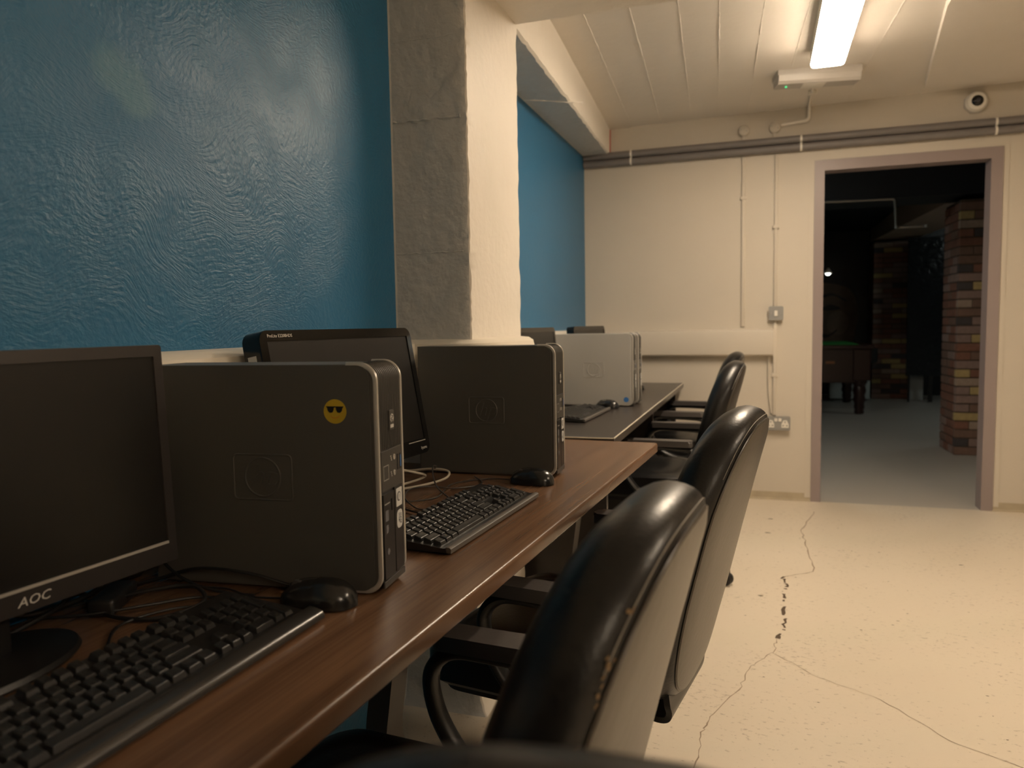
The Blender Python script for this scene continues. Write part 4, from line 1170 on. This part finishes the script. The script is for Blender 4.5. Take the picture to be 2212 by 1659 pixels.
# ================================================================== ROOM BEYOND THE DOORWAY
bm = bmesh.new(); box(bm, -2.5, 5.5, YF, 12.6, -.1, -.0005); struct('floor_beyond', bm, M_floor2, 'grey floor of the room beyond the doorway')
bm = bmesh.new(); box(bm, -2.5, 5.5, YF + .1, 12.6, 2.42, 2.6); box(bm, -2.5, 5.5, 6.9, 7.4, 2.10, 2.42); box(bm, -2.5, 5.5, 5.5, 5.8, 2.2, 2.42)
struct('ceiling_beyond', bm, M_darkceil, 'black ceiling of the room beyond')
bm = bmesh.new(); box(bm, -2.5, 5.5, 12.3, 12.4, 0, 2.5); struct('wall_beyond', bm, M_darkwall, 'black wall at the back of the room beyond')
bm = bmesh.new(); box(bm, -2.6, -2.5, YF + .1, 12.4, 0, 2.5); box(bm, 5.5, 5.6, YF + .1, 12.4, 0, 2.5); struct('wall_beyond_sides', bm, M_darkwall)

def brick_pillar(x0, x1, y0, y1, h, rz, lb, seed):
    root = empty('brick_pillar', (x0, y0, 0), rz, lb, 'pillar')
    bm = bmesh.new(); Wx, Wy = x1 - x0, y1 - y0
    box(bm, .006, Wx - .006, .006, Wy - .006, 0, h, mi=6)
    rnd = random.Random(seed); ch = .0705; n = int(h / ch)
    for r_ in range(n):
        z0 = r_ * ch + .004; z1 = z0 + ch - .009
        pal = lambda: rnd.choices(range(6), (5, 5, 5, 1.4, 1.7, 1.6))[0]
        # front (-y) face bricks
        if r_ % 2: cuts = [0, Wx]
        else: cuts = [0, Wx * rnd.choice((.42, .55, .5)), Wx]
        if Wx > .35: cuts = [0, Wx * (.25 if r_ % 2 else .5), Wx * (.75 if r_ % 2 else 1.0)] + ([Wx] if r_ % 2 else [])
        for a, b in zip(cuts, cuts[1:]): 
            j = rnd.uniform(0, .003)
            box(bm, a + (.003 if a else 0), b - .003, -j, .05, z0, z1, .003, 1, mi=pal())
        m_ = 2 if r_ % 2 else 3
        for k in range(m_):
            a = .05 + (Wy - .05) * k / m_; b = .05 + (Wy - .05) * (k + 1) / m_
            box(bm, -rnd.uniform(0, .003), .05, a + .003, b - .003, z0, z1, .003, 1, mi=rnd.choice((0, 2, 0, 2, 1, 0)))
    o = build('brickwork', bm, BRICKS + [M_mortar], root)
    return root
brick_pillar(1.509, 1.93, 6.95, 7.40, 2.06, R(2), 'lit brick pillar seen through the right side of the doorway', 4)
brick_pillar(1.50, 1.985, 11.75, 12.25, 2.20, 0, 'dim brick pillar at the back of the room beyond', 8)

# boxed duct between the pillars
bm = bmesh.new()
prism(bm, [(7.42, 2.10), (7.42, 2.30), (7.9, 2.41), (12.2, 2.41), (12.2, 2.24), (11.4, 2.22)], 1.50, 2.05, 'x')
o = build('boxed_duct', bm, M_duct); tag(o, 'brown boxed duct under the black ceiling between the brick pillars', 'duct')
bm = bmesh.new()
Y8 = 7.0
def s8(p): return (p[0] * 7.0 / 8.0, 7.0, 1.12 + (p[1] - 1.12) * 7.0 / 8.0)
P = [(-.6, 7.0, 2.10), s8((.584, 2.238)), s8((1.10, 2.228)), s8((1.16, 2.222)), s8((1.172, 2.18)), s8((1.183, 1.99)), s8((1.19, 1.966)), s8((1.437, 1.964))]
P = [(x, y - .12, z) for x, y, z in P]
tube(bm, P[:3] + smoothpts(P[2:6], 4)[1:] + P[6:], .011, 8)
t = bmesh.new(); lathe(t, [(.018, -.01), (.018, .01)], 10); merge(bm, t, 0, Matrix.Translation(Vector(P[-1])))
t = bmesh.new(); lathe(t, [(.018, -.01), (.018, .01)], 10); merge(bm, t, 0, Matrix.Translation(Vector(P[-2])))
o = build('ceiling_pipe', bm, M_galv, smooth=True); tag(o, 'thin galvanised pipe run under the ceiling of the room beyond', 'pipe')

# pool table
pt = empty('pool_table', (.30, 9.72, 0), 0, 'dark mahogany pool table with green cloth seen through the doorway', 'pool table')
bm = bmesh.new(); box(bm, -.9, .90, .03, 1.5, .37, .79, .01); build('cabinet', bm, M_mahog, pt)
bm = bmesh.new()
for q in ((-.96, .96, -.02, .10), (-.96, .96, 1.42, 1.54)): box(bm, q[0], q[1], q[2], q[3], .775, .825, .008)
box(bm, -.96, -.84, .09, 1.43, .775, .825, .008); box(bm, .84, .96, .09, 1.43, .775, .825, .008)
build('rail', bm, M_mahog, pt)
bm = bmesh.new(); box(bm, -.85, .80, .09, 1.43, .79, .832, .004); build('cloth', bm, M_baize, pt)
bm = bmesh.new(); box(bm, .44, .54, .021, .03, .60, .63); build('name_plate', bm, M_brass, pt)
bm = bmesh.new(); box(bm, .74, .93, -.005, .16, .40, .775, .01); build('corner_block', bm, M_mahog, pt)
for (x, y) in ((.82, .08), (-.82, .08), (.82, 1.45), (-.82, 1.45)):
    bm = bmesh.new(); lathe(bm, [(.045, 0), (.055, .02), (.05, .05), (.06, .08), (.055, .13), (.07, .17), (.06, .22), (.075, .28), (.062, .33), (.08, .37), (.08, .42)], 16, mtx=Matrix.Translation((x, y, 0))); build('leg', bm, M_mahog, pt, True)
for x in (.88,):
    bm = bmesh.new(); lathe(bm, [(.05, .60), (.075, .62), (.08, .70), (.075, .78)], 16, mtx=Matrix.Translation((x + .06, .12, 0))); build('pocket', bm, M_black, pt, True)
# pool lamp: one small lit shade above the table
pl_ = empty('pool_lamp', (.775, 10.05, 1.70), 0, 'small bright lamp hanging above the pool table at the door edge', 'lamp')
bm = bmesh.new(); lathe(bm, [(.012, .05), (.03, .02), (.045, -.01), (.043, -.012), (.02, .015)], 16); build('shade', bm, M_white, pl_, True)
bm = bmesh.new(); lathe(bm, [(.0, -.035), (.022, -.028), (.028, -.008), (.0, .01)], 16); build('bulb', bm, mat('bulb_glow', (1, 1, .95), .4, emit=(.95, 1, .95), emit_s=9), pl_, True)
bm = bmesh.new(); tube(bm, [(0, 0, .05), (0, 0, .715)], .003, 6); build('cord', bm, M_black, pl_)
# white cabinet behind the table
wc = empty('white_cabinet', (1.27, 11.45, 0), 0, 'white cabinet behind the pool table by the dim brick pillar', 'cabinet')
bm = bmesh.new(); box(bm, -.35, .17, -.02, .20, .02, .62, .01); build('body', bm, mat('white_cabinet_paint', (.62, .66, .64), .5), wc)
for x in (-.30, .12):
    bm = bmesh.new(); box(bm, x - .02, x + .02, 0, .16, 0, .03); build('foot', bm, M_black, wc)
# hanging dark panel beyond
dp = empty('dark_panel', (2.10, 11.32, 0), 0, 'glossy black patterned panel hanging between the brick pillars', 'panel')
bm = bmesh.new(); box(bm, -.24, .42, -.02, .02, .355, 2.19, .004); build('panel', bm, mat('glossy_black_panel', (.014, .017, .021), .18, noise_amt=.6, noise_scale=10, bump=.8, bump_scale=16), dp)
for x, w_ in ((-.20, .02), (.06, .05)):
    bm = bmesh.new(); box(bm, x - w_ / 2, x + w_ / 2, -.02, .02, 0, .36); build('post', bm, M_black, dp)
bm = bmesh.new(); box(bm, -.09, .09, -.05, .05, 0, .36, .008)
o = build('pale_box', bm, mat('pale_grey_board', (.40, .42, .41), .5), loc=(2.03, 11.6, 0)); tag(o, 'pale grey upright box under the black panel', 'box')

# painted mural on the back wall: a plain generic face
mu = empty('mural', (1.0, 12.28, 1.15), 0, 'dark painted wall mural of a face behind the pool table', 'mural')
bm = bmesh.new(); box(bm, -1.3, .44, -.012, .012, -.65, 1.10); build('panel', bm, M_darkwall, mu)
M_skin = mat('mural_skin_brown', (.30, .20, .14), .8, noise_amt=.6, noise_scale=5)
M_skinh = mat('mural_skin_light', (.40, .28, .20), .8, noise_amt=.6, noise_scale=6)
def blob(pts, m, y, nm):
    P3 = smoothpts([(a_, 0, b_) for a_, b_ in pts], 5, True); bm = bmesh.new()
    prism(bm, [(p.x, p.z) for p in P3], y - .0015, y, 'y'); return build(nm, bm, m, mu)
blob([(-.45, -.45), (.22, -.42), (.34, -.15), (.36, .12), (.28, .38), (.05, .50), (-.5, .52), (-.7, .1)], M_skin, -.0125, 'face')
blob([(-.02, -.20), (.16, -.24), (.24, -.05), (.14, .10), (.0, .06), (-.06, -.08)], M_skinh, -.0145, 'cheek')
blob([(-.35, -.22), (-.1, -.30), (.05, -.22), (.08, -.17), (-.05, -.24), (-.3, -.18)], M_darkwall, -.0165, 'mouth')
blob([(-.16, .14), (-.02, .20), (.12, .15), (.06, .12), (-.08, .11)], M_darkwall, -.0165, 'eye')
blob([(-.2, .27), (.0, .33), (.2, .24), (.18, .28), (.0, .37), (-.2, .31)], M_darkwall, -.0165, 'eyebrow')

# unseen fill lamps, added only to brighten the room beyond
def fill_lamp(x, y, z, s, lb, colr=(.85, .95, .9), st=30):
    e = empty('ceiling_lamp', (x, y, z), 0, lb, 'ceiling lamp')
    bm = bmesh.new(); box(bm, -s, s, -.06, .06, 0, .05, .01); build('body', bm, M_white, e)
    bm = bmesh.new(); box(bm, -s + .01, s - .01, -.05, .05, -.03, .0, .01); build('diffuser', bm, mat('cool_fill_diffuser', (.9, .9, .9), .4, emit=colr, emit_s=st), e)
fill_lamp(3.6, 9.0, 2.36, .45, 'added unseen cool fill lamp at the right of the room beyond')
fill_lamp(-0.75, 6.2, 2.30, .5, 'added unseen cool fill lamp at the left of the room beyond', (1, .90, .78), 62)
